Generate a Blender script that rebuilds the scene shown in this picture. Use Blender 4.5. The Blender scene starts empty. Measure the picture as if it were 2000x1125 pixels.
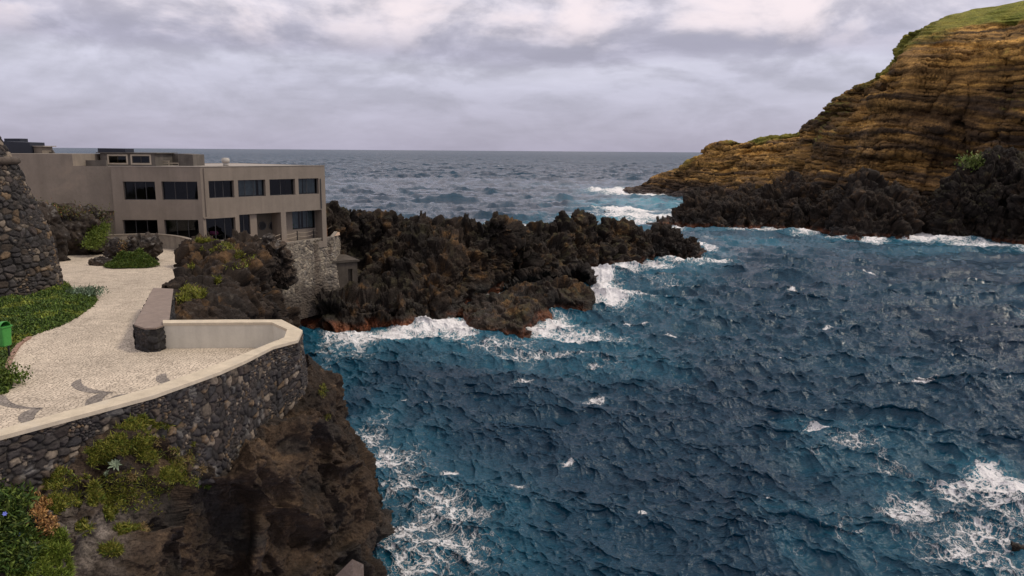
import bpy, bmesh, math, random
import numpy as np
from math import radians, sin, cos, pi, atan, sqrt

scene = bpy.context.scene
C = bpy.context.collection
rng = np.random.default_rng(7)
random.seed(7)

# ------------------------------------------------------------------ camera
FPX, CXP, CYP = 1500.0, 1000.0, 562.5
CAM = np.array([0.0, 0.0, 17.0])
PITCH, ROLL = atan((CYP - 294.6) / FPX), radians(0.41)
FWD = np.array([0, cos(PITCH), -sin(PITCH)])
_r0, _u0 = np.array([1.0, 0, 0]), np.array([0, sin(PITCH), cos(PITCH)])
RGT = _r0 * cos(ROLL) + _u0 * sin(ROLL)
UPV = _u0 * cos(ROLL) - _r0 * sin(ROLL)

cam_data = bpy.data.cameras.new('camera')
cam_data.sensor_width = 36.0
cam_data.lens = 36.0 * FPX / 2000.0
cam_data.clip_start, cam_data.clip_end = 0.5, 120000.0
cam = bpy.data.objects.new('camera', cam_data)
C.objects.link(cam)
from mathutils import Matrix, Vector
cam.matrix_world = Matrix(((RGT[0], UPV[0], -FWD[0], CAM[0]), (RGT[1], UPV[1], -FWD[1], CAM[1]),
                           (RGT[2], UPV[2], -FWD[2], CAM[2]), (0, 0, 0, 1)))
scene.camera = cam

# ------------------------------------------------------------------ exposure
scene.view_settings.view_transform = 'Standard'
scene.view_settings.look = 'None'
scene.view_settings.exposure = 0.28
scene.view_settings.gamma = 1.0
scene.cycles.max_bounces = 6
scene.cycles.diffuse_bounces = 3
scene.cycles.transparent_max_bounces = 12

# ------------------------------------------------------------------ node helper
class NT:
    def __init__(self, tree):
        self.t = tree
        self.n, self.l = tree.nodes, tree.links
    def new(self, kind, **kw):
        n = self.n.new(kind)
        for k, v in kw.items():
            setattr(n, k, v)
        return n
    def set(self, sock, v):
        if v is None: return
        if isinstance(v, bpy.types.NodeSocket): self.l.new(v, sock)
        elif isinstance(v, bpy.types.Node): self.l.new(v.outputs[0], sock)
        else:
            if isinstance(v, (tuple, list)) and len(v) == 3 and sock.type == 'RGBA': v = (*v, 1)
            sock.default_value = v
    def math(self, op, a, b=None, c=None, clamp=False):
        n = self.new('ShaderNodeMath', operation=op, use_clamp=clamp)
        self.set(n.inputs[0], a); self.set(n.inputs[1], b); self.set(n.inputs[2], c)
        return n.outputs[0]
    def vmath(self, op, a, b=None, s=None):
        n = self.new('ShaderNodeVectorMath', operation=op)
        self.set(n.inputs[0], a)
        if b is not None: self.set(n.inputs[1], b)
        if s is not None: self.set(n.inputs['Scale'], s)
        return n.outputs[0]
    def mix(self, f, a, b, mode='MIX'):
        n = self.new('ShaderNodeMix', data_type='RGBA', blend_type=mode)
        self.set(n.inputs[0], f); self.set(n.inputs[6], a); self.set(n.inputs[7], b)
        return n.outputs[2]
    def noise(self, vec, scale, detail=4, rough=.55, dist=0.0, col=False):
        n = self.new('ShaderNodeTexNoise')
        self.set(n.inputs['Vector'], vec); self.set(n.inputs['Scale'], scale)
        self.set(n.inputs['Detail'], detail); self.set(n.inputs['Roughness'], rough); self.set(n.inputs['Distortion'], dist)
        return n.outputs[1] if col else n.outputs[0]
    def voro(self, vec, scale, feature='F1', out=0, rand=1.0):
        n = self.new('ShaderNodeTexVoronoi', feature=feature)
        self.set(n.inputs['Vector'], vec); self.set(n.inputs['Scale'], scale); self.set(n.inputs['Randomness'], rand)
        return n.outputs[out]
    def rng(self, v, a, b, c=0.0, d=1.0, smooth=False):
        n = self.new('ShaderNodeMapRange', interpolation_type='SMOOTHSTEP' if smooth else 'LINEAR')
        self.set(n.inputs[0], v)
        for i, x in enumerate((a, b, c, d)): self.set(n.inputs[1 + i], x)
        return n.outputs[0]
    def ramp(self, v, stops):
        n = self.new('ShaderNodeValToRGB')
        e = n.color_ramp.elements
        while len(e) < len(stops): e.new(0.5)
        for i, (p, c) in enumerate(stops):
            e[i].position = p; e[i].color = (*c, 1) if len(c) == 3 else c
        self.set(n.inputs[0], v)
        return n.outputs[0]
    def scale(self, vec, s):
        n = self.new('ShaderNodeMapping'); self.set(n.inputs[0], vec); n.inputs['Scale'].default_value = s
        return n.outputs[0]

# ------------------------------------------------------------------ world: overcast sky
SUN_EL, SUN_AZ = radians(52), radians(88)        # azimuth clockwise from +Y (the view direction)
world = bpy.data.worlds.new('World'); scene.world = world
world.use_nodes = True
w = NT(world.node_tree); w.n.clear()
sky = w.new('ShaderNodeTexSky', sky_type='NISHITA')
sky.sun_disc = False; sky.sun_elevation = SUN_EL; sky.sun_rotation = SUN_AZ
gen = w.new('ShaderNodeTexCoord').outputs['Generated']
sep = w.new('ShaderNodeSeparateXYZ'); w.set(sep.inputs[0], gen)
zc = w.math('MAXIMUM', sep.outputs[2], 0.0)
den = w.math('ADD', zc, 0.055)
cmb = w.new('ShaderNodeCombineXYZ')
w.set(cmb.inputs[0], w.math('DIVIDE', sep.outputs[0], den)); w.set(cmb.inputs[1], w.math('DIVIDE', sep.outputs[1], den))
cp = cmb.outputs[0]
cmb2 = w.new('ShaderNodeCombineXYZ')             # direction stretched in height: streaky layers
w.set(cmb2.inputs[0], sep.outputs[0]); w.set(cmb2.inputs[1], sep.outputs[1]); w.set(cmb2.inputs[2], w.math('MULTIPLY', zc, 4.6))
sp = cmb2.outputs[0]
cmb3 = w.new('ShaderNodeCombineXYZ')
w.set(cmb3.inputs[0], sep.outputs[0]); w.set(cmb3.inputs[1], sep.outputs[1]); w.set(cmb3.inputs[2], w.math('MULTIPLY', zc, 2.3))
sq = cmb3.outputs[0]
puff = w.noise(sq, 5.2, 7, .55, .25)              # cumulus masses
cmb4 = w.new('ShaderNodeCombineXYZ')
w.set(cmb4.inputs[0], sep.outputs[0]); w.set(cmb4.inputs[1], sep.outputs[1]); w.set(cmb4.inputs[2], w.math('MULTIPLY', w.math('ADD', zc, .016), 2.3))
puff_up = w.noise(cmb4.outputs[0], 5.2, 7, .55, .25)   # the same masses a little higher: dark undersides
n1 = w.noise(sp, 3.1, 5, .55, .3)
n3 = w.noise(sp, 8.0, 6, .6, .3)
zz = w.math('ADD', zc, w.math('MULTIPLY', w.math('SUBTRACT', n1, 0.5), 0.05))
base = w.ramp(zz, [(0.0, (.365, .345, .440)), (0.04, (.395, .380, .475)), (0.08, (.450, .440, .535)), (0.105, (.485, .475, .565)),
                   (0.122, (.375, .360, .450)), (0.136, (.40, .385, .47)), (0.165, (.58, .545, .61)), (0.24, (.56, .545, .61)), (0.42, (.56, .55, .60)), (0.6, (.46, .455, .48)), (1.0, (1.30, 1.26, 1.22))])
under = w.rng(w.math('SUBTRACT', puff_up, puff), -.06, .07, 1.13, .87)
lowk = w.rng(zc, .02, .11, .25, 1.0)
streak = w.rng(n3, .32, .68, .92, 1.09)
cl = w.vmath('SCALE', base, s=w.math('MULTIPLY', streak, w.math('ADD', w.math('MULTIPLY', w.math('SUBTRACT', under, 1.0), lowk), 1.0)))
lit = w.math('MULTIPLY', w.rng(puff, .42, .60, 0, 1, True), w.rng(zc, .108, .165, 0, 1.0, True))
cl = w.mix(lit, cl, (.82, .715, .735))
darkc = w.math('MULTIPLY', w.rng(puff, .36, .50, 1, 0, True), w.rng(zc, .06, .13, 0, .55, True))
cl = w.mix(darkc, cl, (.335, .320, .405))
cl10 = w.vmath('SCALE', cl, s=10.0)               # background strength is 0.1
skymix = w.mix(0.93, sky.outputs[0], cl10)
bg = w.new('ShaderNodeBackground'); w.set(bg.inputs[0], skymix); bg.inputs[1].default_value = 0.1
wo = w.new('ShaderNodeOutputWorld'); w.l.new(bg.outputs[0], wo.inputs[0])

# ------------------------------------------------------------------ sun behind thin cloud
sl = bpy.data.lights.new('sun', 'SUN'); sl.energy = 1.5; sl.angle = radians(10); sl.color = (1.0, .89, .72)
sun = bpy.data.objects.new('sun', sl); C.objects.link(sun)
sd = Vector((sin(SUN_AZ) * cos(SUN_EL), cos(SUN_AZ) * cos(SUN_EL), sin(SUN_EL)))
sun.rotation_euler = sd.to_track_quat('Z', 'Y').to_euler()

# ------------------------------------------------------------------ survey helpers: sight lines of the photo to world points
def ray(px, py):
    return FWD + RGT * ((px - CXP) / FPX) - UPV * ((py - CYP) / FPX)
def at(px, py, Y):
    d = ray(px, py); return CAM + d * (Y / d[1])
def on(px, py, z):
    d = ray(px, py); return CAM + d * ((z - CAM[2]) / d[2])
def on_plane(px, py, p0, n):
    d = ray(px, py); return CAM + d * (np.dot(np.asarray(p0) - CAM, n) / np.dot(d, n))
def proj(P):
    q = P - CAM
    dz = q @ FWD
    return CXP + FPX * (q @ RGT) / dz, CYP - FPX * (q @ UPV) / dz

# ------------------------------------------------------------------ numpy noise
_pr = np.random.default_rng(11)
PERM = _pr.permutation(256).astype(np.int32); PERM = np.concatenate([PERM, PERM, PERM])
_g = _pr.normal(size=(256, 3)); GRAD = (_g / np.linalg.norm(_g, axis=1, keepdims=True)).astype(np.float32)
RND = _pr.random((256, 4)).astype(np.float32)
def hsh(ix, iy, iz):
    return PERM[PERM[PERM[ix & 255] + (iy & 255)] + (iz & 255)]
def perlin(p):
    p = np.asarray(p, np.float32)
    i = np.floor(p).astype(np.int32); f = p - i
    u = f * f * f * (f * (f * 6 - 15) + 10)
    out = 0
    for dx in (0, 1):
        wx = u[..., 0] if dx else 1 - u[..., 0]
        for dy in (0, 1):
            wy = u[..., 1] if dy else 1 - u[..., 1]
            for dz in (0, 1):
                wz = u[..., 2] if dz else 1 - u[..., 2]
                g = GRAD[hsh(i[..., 0] + dx, i[..., 1] + dy, i[..., 2] + dz)]
                d = g[..., 0] * (f[..., 0] - dx) + g[..., 1] * (f[..., 1] - dy) + g[..., 2] * (f[..., 2] - dz)
                out = out + wx * wy * wz * d
    return out * 1.6
def fbm(p, oct=4, gain=.5, lac=2.03):
    a, s, f = 1.0, 0, 1.0
    for o in range(oct):
        s = s + a * perlin(p * f + o * 17.3); a *= gain; f *= lac
    return s
def ridged(p, oct=4, gain=.5, lac=2.07):
    a, s, f = 1.0, 0, 1.0
    for o in range(oct):
        s = s + a * (1 - 2 * np.abs(perlin(p * f + o * 31.7))); a *= gain; f *= lac
    return s
def worley3(p):
    p = np.asarray(p, np.float32)
    i = np.floor(p).astype(np.int32); f = p - i
    F1 = np.full(p.shape[:-1], 9.0, np.float32); F2 = F1.copy(); ID = np.zeros(p.shape[:-1], np.int32)
    for dx in (-1, 0, 1):
        for dy in (-1, 0, 1):
            for dz in (-1, 0, 1):
                h = hsh(i[..., 0] + dx, i[..., 1] + dy, i[..., 2] + dz)
                q = RND[h]
                d = np.sqrt((dx + q[..., 0] - f[..., 0]) ** 2 + (dy + q[..., 1] - f[..., 1]) ** 2 + (dz + q[..., 2] - f[..., 2]) ** 2)
                m = d < F1
                F2 = np.where(m, F1, np.minimum(F2, d)); ID = np.where(m, h, ID); F1 = np.where(m, d, F1)
    return F1, F2, ID
def facet(p, slope=.9, warp=.25, k=48.0):
    """angular broken faces: every cell keeps its own level and tilt (soft steps); returns height and the gap to the next cell"""
    p = np.asarray(p, np.float32)
    if warp: p = p + warp * np.stack([perlin(p * 1.7 + 1.3), perlin(p * 1.7 + 5.9), perlin(p * 1.7 + 8.1)], -1).astype(np.float32)
    i = np.floor(p).astype(np.int32); f = p - i
    F1 = np.full(p.shape[:-1], 9.0, np.float32); F2 = F1.copy(); S = np.zeros(p.shape[:-1], np.float32); Wt = S.copy()
    for dx in (-1, 0, 1):
        for dy in (-1, 0, 1):
            for dz in (-1, 0, 1):
                h = hsh(i[..., 0] + dx, i[..., 1] + dy, i[..., 2] + dz); q = RND[h]
                ox, oy, oz = f[..., 0] - dx - q[..., 0], f[..., 1] - dy - q[..., 1], f[..., 2] - dz - q[..., 2]
                d = np.sqrt(ox ** 2 + oy ** 2 + oz ** 2); g = GRAD[(h * 7 + 3) & 255]
                F2 = np.where(d < F1, F1, np.minimum(F2, d)); F1 = np.minimum(F1, d)
                w_ = np.exp(-k * d); Wt += w_
                S += w_ * ((q[..., 3] - .5) + slope * (ox * g[..., 0] + oy * g[..., 1] + oz * g[..., 2]))
    return S / (Wt + 1e-20), F2 - F1
def worley2(u, v, seed=0):
    iu = np.floor(u).astype(np.int32); iv = np.floor(v).astype(np.int32); fu, fv = u - iu, v - iv
    F1 = np.full(u.shape, 9.0); F2 = F1.copy(); ID = np.zeros(u.shape, np.int32); CV = np.zeros(u.shape); CU = np.zeros(u.shape)
    for dx in (-1, 0, 1):
        for dy in (-1, 0, 1):
            h = hsh(iu + dx, iv + dy, np.full_like(iu, seed)); q = RND[h]
            ru, rv = dx + .5 + .86 * (q[..., 0] - .5) - fu, dy + .5 + .86 * (q[..., 1] - .5) - fv
            d = np.sqrt(ru ** 2 + rv ** 2) * (0.85 + .3 * q[..., 2])
            m = d < F1
            F2 = np.where(m, F1, np.minimum(F2, d)); ID = np.where(m, h, ID)
            CU = np.where(m, -ru, CU); CV = np.where(m, -rv, CV); F1 = np.where(m, d, F1)
    return F1, F2, ID, CU, CV
def sstep(x, a, b):
    t = np.clip((x - a) / (b - a), 0, 1); return t * t * (3 - 2 * t)
def lerp(a, b, t):
    t = np.asarray(t)[..., None] if np.ndim(a) > np.ndim(t) or (np.ndim(b) and np.shape(b)[-1:] == (3,)) else t
    return np.asarray(a) * (1 - t) + np.asarray(b) * t

# ------------------------------------------------------------------ mesh helpers
def mesh_obj(name, verts, faces, mat, parent=None, smooth=True, col=None, attrs=None):
    """faces: (n,4) or (n,3) int array or list of tuples"""
    me = bpy.data.meshes.new(name)
    verts = np.ascontiguousarray(verts, np.float32)
    if isinstance(faces, np.ndarray):
        nf, k = faces.shape
        me.vertices.add(len(verts)); me.vertices.foreach_set('co', verts.ravel())
        me.loops.add(nf * k); me.loops.foreach_set('vertex_index', faces.astype(np.int32).ravel())
        me.polygons.add(nf)
        me.polygons.foreach_set('loop_start', np.arange(0, nf * k, k, dtype=np.int32))
        me.polygons.foreach_set('loop_total', np.full(nf, k, np.int32))
        me.update(calc_edges=True)
    else:
        me.from_pydata([tuple(map(float, v)) for v in verts], [], faces); me.update()
    if smooth: me.polygons.foreach_set('use_smooth', np.ones(len(me.polygons), bool))
    if col is not None:
        a = me.color_attributes.new('col', 'FLOAT_COLOR', 'POINT')
        c4 = np.ones((len(verts), 4), np.float32); c4[:, :3] = col
        a.data.foreach_set('color', c4.ravel())
    for k, v in (attrs or {}).items():
        a = me.attributes.new(k, 'FLOAT', 'POINT'); a.data.foreach_set('value', np.ascontiguousarray(v, np.float32).ravel())
    if mat: me.materials.append(mat)
    o = bpy.data.objects.new(name, me); C.objects.link(o)
    if parent is not None: o.parent = parent
    return o
def tag(o, label, cat=None, group=None, kind=None):
    o['label'] = label
    if cat: o['category'] = cat
    if group: o['group'] = group
    if kind: o['kind'] = kind
    return o
def thing(name, label, cat, group=None):
    o = bpy.data.objects.new(name, None); C.objects.link(o); o.empty_display_size = .3
    return tag(o, label, cat, group)
def grid_faces(nv, nu, wrap=False):
    j, i = np.meshgrid(np.arange(nv - 1), np.arange(nu if wrap else nu - 1), indexing='ij')
    i2 = (i + 1) % nu
    return np.stack([j * nu + i, j * nu + i2, (j + 1) * nu + i2, (j + 1) * nu + i], -1).reshape(-1, 4)
def grid_normals(P):
    du = np.gradient(P, axis=1); dv = np.gradient(P, axis=0)
    n = np.cross(du, dv); return n / (np.linalg.norm(n, axis=-1, keepdims=True) + 1e-9)
def soft_normals(P, k=6):
    n = grid_normals(P)
    for _ in range(k):
        m = np.pad(n, ((1, 1), (1, 1), (0, 0)), mode='edge')
        n = (m[:-2, 1:-1] + m[2:, 1:-1] + m[1:-1, :-2] + m[1:-1, 2:] + n) * .2
    return n / (np.linalg.norm(n, axis=-1, keepdims=True) + 1e-9)
def catmull(P, n, tension=.5):
    """resample P (m, ...) along axis 0 into n points evenly by mean length"""
    m = len(P)
    L = np.linalg.norm(np.diff(P, axis=0), axis=-1)
    L = L.reshape(m - 1, -1).mean(1) + 1e-6
    s = np.concatenate([[0], np.cumsum(L)]); t = np.interp(np.linspace(0, s[-1], n), s, np.arange(m))
    k = np.clip(np.floor(t).astype(int), 0, m - 2); f = (t - k).reshape((-1,) + (1,) * (P.ndim - 1))
    p0, p1, p2, p3 = P[np.maximum(k - 1, 0)], P[k], P[k + 1], P[np.minimum(k + 2, m - 1)]
    m1, m2 = tension * (p2 - p0), tension * (p3 - p1)
    return (2 * f ** 3 - 3 * f ** 2 + 1) * p1 + (f ** 3 - 2 * f ** 2 + f) * m1 + (-2 * f ** 3 + 3 * f ** 2) * p2 + (f ** 3 - f ** 2) * m2
def loft(rows, nu, nv, tu=.25, tv=.4):
    """rows: list of rows (outer) of equal numbers of 3-D points"""
    P = np.array(rows, float)                       # (rows, cols, 3)
    P = catmull(P, nv, tv)
    return np.swapaxes(catmull(np.swapaxes(P, 0, 1), nu, tu), 0, 1)
def resample_row(pts, us):
    """pts: [(px,py,Y)...] sampled linearly at px values us"""
    a = np.array(pts, float)
    return np.stack([us, np.interp(us, a[:, 0], a[:, 1]), np.interp(us, a[:, 0], a[:, 2])], -1)

class MB:
    def __init__(self): self.v, self.f = [], []
    def quad(self, a, b, c, d):
        n = len(self.v); self.v += [a, b, c, d]; self.f.append((n, n + 1, n + 2, n + 3)); return self
    def poly(self, pts):
        n = len(self.v); self.v += list(pts); self.f.append(tuple(range(n, n + len(pts)))); return self
    def prism(self, base, top):
        """base, top: matching loops (base counter-clockwise seen from above)"""
        n, k = len(self.v), len(base); self.v += list(base) + list(top)
        self.f.append(tuple(range(n + k - 1, n - 1, -1))); self.f.append(tuple(range(n + k, n + 2 * k)))
        for i in range(k):
            j = (i + 1) % k; self.f.append((n + i, n + j, n + k + j, n + k + i))
        return self
    def box(self, c, ux, uy, hz, lx, ly):
        """box on base centre c with horizontal axes ux, uy (unit), half sizes lx, ly, height hz"""
        c, ux, uy = np.asarray(c, float), np.asarray(ux, float), np.asarray(uy, float)
        b = [c - ux * lx - uy * ly, c + ux * lx - uy * ly, c + ux * lx + uy * ly, c - ux * lx + uy * ly]
        z = np.array([0, 0, hz]); return self.prism(b, [p + z for p in b])
    def tube(self, pts, r, k=6):
        pts = [np.asarray(p, float) for p in pts]; n0 = len(self.v); m = len(pts)
        rr = r if hasattr(r, '__len__') else [r] * m
        for i, p in enumerate(pts):
            t = pts[min(i + 1, m - 1)] - pts[max(i - 1, 0)]; t = t / (np.linalg.norm(t) + 1e-9)
            a = np.cross(t, [0, 0, 1.0]) if abs(t[2]) < .9 else np.cross(t, [1.0, 0, 0])
            a /= np.linalg.norm(a); b = np.cross(t, a)
            for q in range(k):
                th = 2 * pi * q / k; self.v.append(p + rr[i] * (cos(th) * a + sin(th) * b))
        for i in range(m - 1):
            for q in range(k):
                q2 = (q + 1) % k; self.f.append((n0 + i * k + q, n0 + i * k + q2, n0 + (i + 1) * k + q2, n0 + (i + 1) * k + q))
        self.f.append(tuple(n0 + q for q in range(k - 1, -1, -1))); self.f.append(tuple(n0 + (m - 1) * k + q for q in range(k)))
        return self
    def lathe(self, c, prof, k=20):
        """prof: [(r, z)...] about the vertical through c"""
        n0 = len(self.v); c = np.asarray(c, float)
        for r, z in prof:
            for q in range(k):
                th = 2 * pi * q / k; self.v.append(c + np.array([r * cos(th), r * sin(th), z]))
        for i in range(len(prof) - 1):
            for q in range(k):
                q2 = (q + 1) % k; self.f.append((n0 + i * k + q, n0 + i * k + q2, n0 + (i + 1) * k + q2, n0 + (i + 1) * k + q))
        self.f.append(tuple(n0 + q for q in range(k - 1, -1, -1))); self.f.append(tuple(n0 + (len(prof) - 1) * k + q for q in range(k)))
        return self
    def build(self, name, mat, parent=None, smooth=False):
        return mesh_obj(name, np.array(self.v, float), self.f, mat, parent, smooth)

# ------------------------------------------------------------------ materials
def new_mat(name):
    m = bpy.data.materials.new(name); m.use_nodes = True
    t = NT(m.node_tree); b = t.n['Principled BSDF']; return m, t, b
def pos(t): return t.new('ShaderNodeNewGeometry').outputs['Position']
def bump(t, b, h, dist, strength=1.0):
    n = t.new('ShaderNodeBump'); n.inputs['Strength'].default_value = strength; n.inputs['Distance'].default_value = dist
    t.set(n.inputs['Height'], h); t.l.new(n.outputs[0], b.inputs['Normal'])
def attr(t, name, out=0):
    n = t.new('ShaderNodeAttribute'); n.attribute_name = name; return n.outputs[out]

def rock_mat(name, s=1.0, bd=.10, wet=True, var=.5):
    m, t, b = new_mat(name)
    p = pos(t)
    a = t.noise(p, .9 / s, 6, .65); f = t.noise(p, 5.0 / s, 5, .7); pit = t.math('ABSOLUTE', t.math('SUBTRACT', t.noise(p, 2.2 / s, 5, .6, .3), .5))
    sp_ = t.noise(p, 19.0 / s, 3, .7)
    k = t.math('MULTIPLY', t.math('MULTIPLY', t.rng(a, .3, .7, 1 - var, 1 + var), t.rng(f, .32, .68, .45, 1.5)), t.rng(sp_, .3, .7, .65, 1.35))
    t.set(b.inputs['Base Color'], t.vmath('SCALE', attr(t, 'col'), s=k))
    h = t.math('SUBTRACT', t.math('MULTIPLY', f, 1.0), t.math('MULTIPLY', pit, 1.4))
    bump(t, b, h, bd * s, 1.0)
    if wet: t.set(b.inputs['Roughness'], t.rng(attr(t, 'wet'), 0, 1, .92, .38))
    else: b.inputs['Roughness'].default_value = .92
    b.inputs['Specular IOR Level'].default_value = .3
    return m
M_ROCK = rock_mat('lava_rock', 1.0, .16)
M_ROCKN = rock_mat('near_rock', .35, .11, var=.4)
M_CLIFF = rock_mat('tuff_cliff', 2.2, .14, var=.22)
def _beds():
    """thin ash beds: fine bands of the tuff follow the 'bed' height stored on the headland"""
    t = NT(M_CLIFF.node_tree); b = t.n['Principled BSDF']
    sp_ = t.new('ShaderNodeSeparateXYZ'); t.set(sp_.inputs[0], pos(t)); cb_ = t.new('ShaderNodeCombineXYZ')
    t.set(cb_.inputs[0], t.math('MULTIPLY', sp_.outputs[0], .035)); t.set(cb_.inputs[1], t.math('MULTIPLY', sp_.outputs[1], .035)); t.set(cb_.inputs[2], attr(t, 'bed', 2))
    bn_ = t.noise(cb_.outputs[0], 1.5, 5, .72); bn2 = t.noise(cb_.outputs[0], .42, 2, .5)
    k = t.math('MULTIPLY', t.rng(bn_, .36, .60, .42, 1.32), t.rng(bn2, .35, .6, .72, 1.2))
    old = b.inputs['Base Color'].links[0].from_socket
    sc_ = t.vmath('SCALE', old, s=k); m_ = t.mix(attr(t, 'bedded', 2), old, sc_); t.set(b.inputs['Base Color'], m_)
_beds()

def stone_mat(name, s=1.0, bd=.02, var=.3):
    m, t, b = new_mat(name); p = pos(t)
    f = t.noise(p, 14 / s, 5, .65); g = t.noise(p, 3.0 / s, 4, .6)
    k = t.math('MULTIPLY', t.rng(f, .3, .7, 1 - var, 1 + var), t.rng(g, .3, .7, .75, 1.25))
    t.set(b.inputs['Base Color'], t.vmath('SCALE', attr(t, 'col'), s=k))
    bump(t, b, f, bd, .8); b.inputs['Roughness'].default_value = .88; b.inputs['Specular IOR Level'].default_value = .3
    return m
M_STONE = stone_mat('rubble_stone')

def plain(name, col, rough=.7, var=.12, s=2.0, bd=0.004, streak=0.0, stain=None, metal=0.0):
    m, t, b = new_mat(name); p = pos(t)
    f = t.noise(p, s, 6, .65); g = t.noise(p, s * 9, 4, .6)
    k = t.math('MULTIPLY', t.rng(f, .3, .7, 1 - var, 1 + var), t.rng(g, .3, .7, 1 - var * .5, 1 + var * .5))
    if streak:
        sv = t.noise(t.scale(p, (1.6, 1.6, .12)), 1.0, 5, .6)
        k = t.math('MULTIPLY', k, t.rng(sv, .35, .72, 1.06, 1 - streak))
    c = t.vmath('SCALE', tuple(col), s=k)
    if stain:
        c = t.mix(t.rng(t.noise(p, stain[1], 5, .6, .5), stain[2], stain[2] + .12, 0, stain[3]), c, stain[0])
    t.set(b.inputs['Base Color'], c)
    bump(t, b, t.math('ADD', f, t.math('MULTIPLY', g, .4)), bd * 4, .6)
    b.inputs['Roughness'].default_value = rough; b.inputs['Metallic'].default_value = metal
    b.inputs['Specular IOR Level'].default_value = .35
    return m
M_RENDER = plain('grey_brown_render', (.222, .186, .152), .85, .08, .8, .004, .14, ((.30, .25, .20), .35, .60, .35))
M_RENDERL = plain('old_render', (.205, .174, .142), .88, .10, .6, .01, .10, ((.32, .26, .20), .30, .57, .5))
M_ROOF = plain('roof_screed', (.30, .27, .24), .9, .18, 1.2, .01)
M_DARKC = plain('dark_concrete', (.115, .102, .09), .9, .22, 1.5, .01, .3)
M_PLASTER = plain('pale_plaster', (.56, .53, .455), .85, .07, 1.6, .004, .12, ((.42, .40, .33), .9, .60, .5))
M_COPING = plain('coping_mortar', (.50, .43, .325), .85, .16, 2.2, .006, 0, ((.47, .43, .36), 1.4, .56, .4))
M_OLDC = plain('old_concrete', (.27, .235, .195), .92, .2, 1.3, .01, .35, ((.15, .135, .115), 1.1, .55, .6))
M_BENCH = plain('bench_cement', (.205, .16, .135), .9, .16, 3.0, .006, 0, ((.27, .23, .21), 2.5, .58, .5))
M_NAVY = plain('navy_panel', (.018, .022, .034), .5, .1)
M_WHITEF = plain('pale_frame', (.42, .36, .28), .6, .08)
M_WOODF = plain('ochre_frame', (.22, .15, .085), .6, .1)
M_FRAME = plain('dark_frame', (.055, .055, .058), .4, .1)
M_INT = plain('dark_interior', (.035, .035, .04), .9, .2)
M_CURT = plain('curtain_cloth', (.30, .34, .34), .9, .2, 3.0)
M_PALE = plain('pale_metal', (.36, .34, .31), .5, .12)
M_BLACKP = plain('black_post', (.016, .016, .017), .5, .1)
M_RUSTP = plain('rusty_post', (.20, .085, .04), .8, .25, 6)
M_ROPE = plain('rope', (.38, .32, .25), .9, .15, 9)
M_DECK = plain('deck_tile', (.40, .285, .205), .85, .15, 2.5)
M_GREENB = plain('green_plastic', (.055, .27, .055), .42, .08, 3.0, .001)
M_REDSP = plain('red_badge', (.42, .045, .02), .5, .05)
M_BADGE = plain('pale_badge', (.70, .58, .42), .5, .05)
M_KERB = plain('brick_kerb', (.27, .17, .13), .9, .25, 5, .01)
M_PINK = plain('pink_cloth', (.55, .12, .28), .8, .1)
M_BLUEC = plain('blue_cloth', (.05, .09, .25), .8, .1)

def glass_mat():
    m, t, b = new_mat('window_glass'); t.n.remove(b)
    out = t.n['Material Output']
    tr = t.new('ShaderNodeBsdfTransparent'); tr.inputs[0].default_value = (.50, .54, .56, 1)
    gl = t.new('ShaderNodeBsdfGlossy'); gl.inputs['Roughness'].default_value = .03; gl.inputs[0].default_value = (.8, .85, .9, 1)
    fr = t.new('ShaderNodeFresnel'); fr.inputs[0].default_value = 1.38
    mx = t.new('ShaderNodeMixShader'); t.l.new(fr.outputs[0], mx.inputs[0]); t.l.new(tr.outputs[0], mx.inputs[1]); t.l.new(gl.outputs[0], mx.inputs[2])
    t.l.new(mx.outputs[0], out.inputs[0]); return m
M_GLASS = glass_mat()

def leaf_mat(name, rough=.6):
    m, t, b = new_mat(name)
    t.set(b.inputs['Base Color'], attr(t, 'col')); b.inputs['Roughness'].default_value = rough
    b.inputs['Specular IOR Level'].default_value = .25
    b.inputs['Subsurface Weight'].default_value = 0.0
    return m
M_LEAF = leaf_mat('leaf')

def cobble_mat(name, c0, c1, joint, rings=True):
    m, t, b = new_mat(name); p = pos(t)
    sp_ = t.new('ShaderNodeSeparateXYZ'); t.set(sp_.inputs[0], p)
    wv = t.noise(p, .35, 3, .5, col=True)
    q = t.vmath('ADD', t.scale(p, (1, 1, 0)), t.vmath('SCALE', t.vmath('SUBTRACT', wv, (.5, .5, .5)), s=.8))
    e = t.voro(q, 7.6, 'DISTANCE_TO_EDGE', 0, .62)
    cid = t.voro(q, 7.6, 'F1', 1, .62)
    sep2 = t.new('ShaderNodeSeparateColor'); t.set(sep2.inputs[0], cid)
    big = t.noise(p, .28, 5, .6); mid = t.noise(p, 2.0, 4, .6)
    c = t.mix(t.math('MULTIPLY', sep2.outputs[0], .9), c0, c1)
    c = t.vmath('SCALE', c, s=t.math('MULTIPLY', t.rng(big, .3, .7, .80, 1.14), t.rng(mid, .3, .7, .84, 1.12)))
    c = t.mix(t.rng(e, .012, .085, .70, 0), c, joint)
    t.set(b.inputs['Base Color'], c); b.inputs['Roughness'].default_value = .8; b.inputs['Specular IOR Level'].default_value = .3
    bump(t, b, t.math('ADD', t.rng(e, .0, .12, 0, 1), t.math('MULTIPLY', sep2.outputs[1], .5)), .03, .8)
    return m
M_COB = cobble_mat('limestone_cobbles', (.62, .53, .42), (.50, .42, .33), (.16, .13, .10))
M_COBD = cobble_mat('basalt_cobbles', (.27, .235, .205), (.19, .165, .145), (.10, .085, .07))

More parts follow.
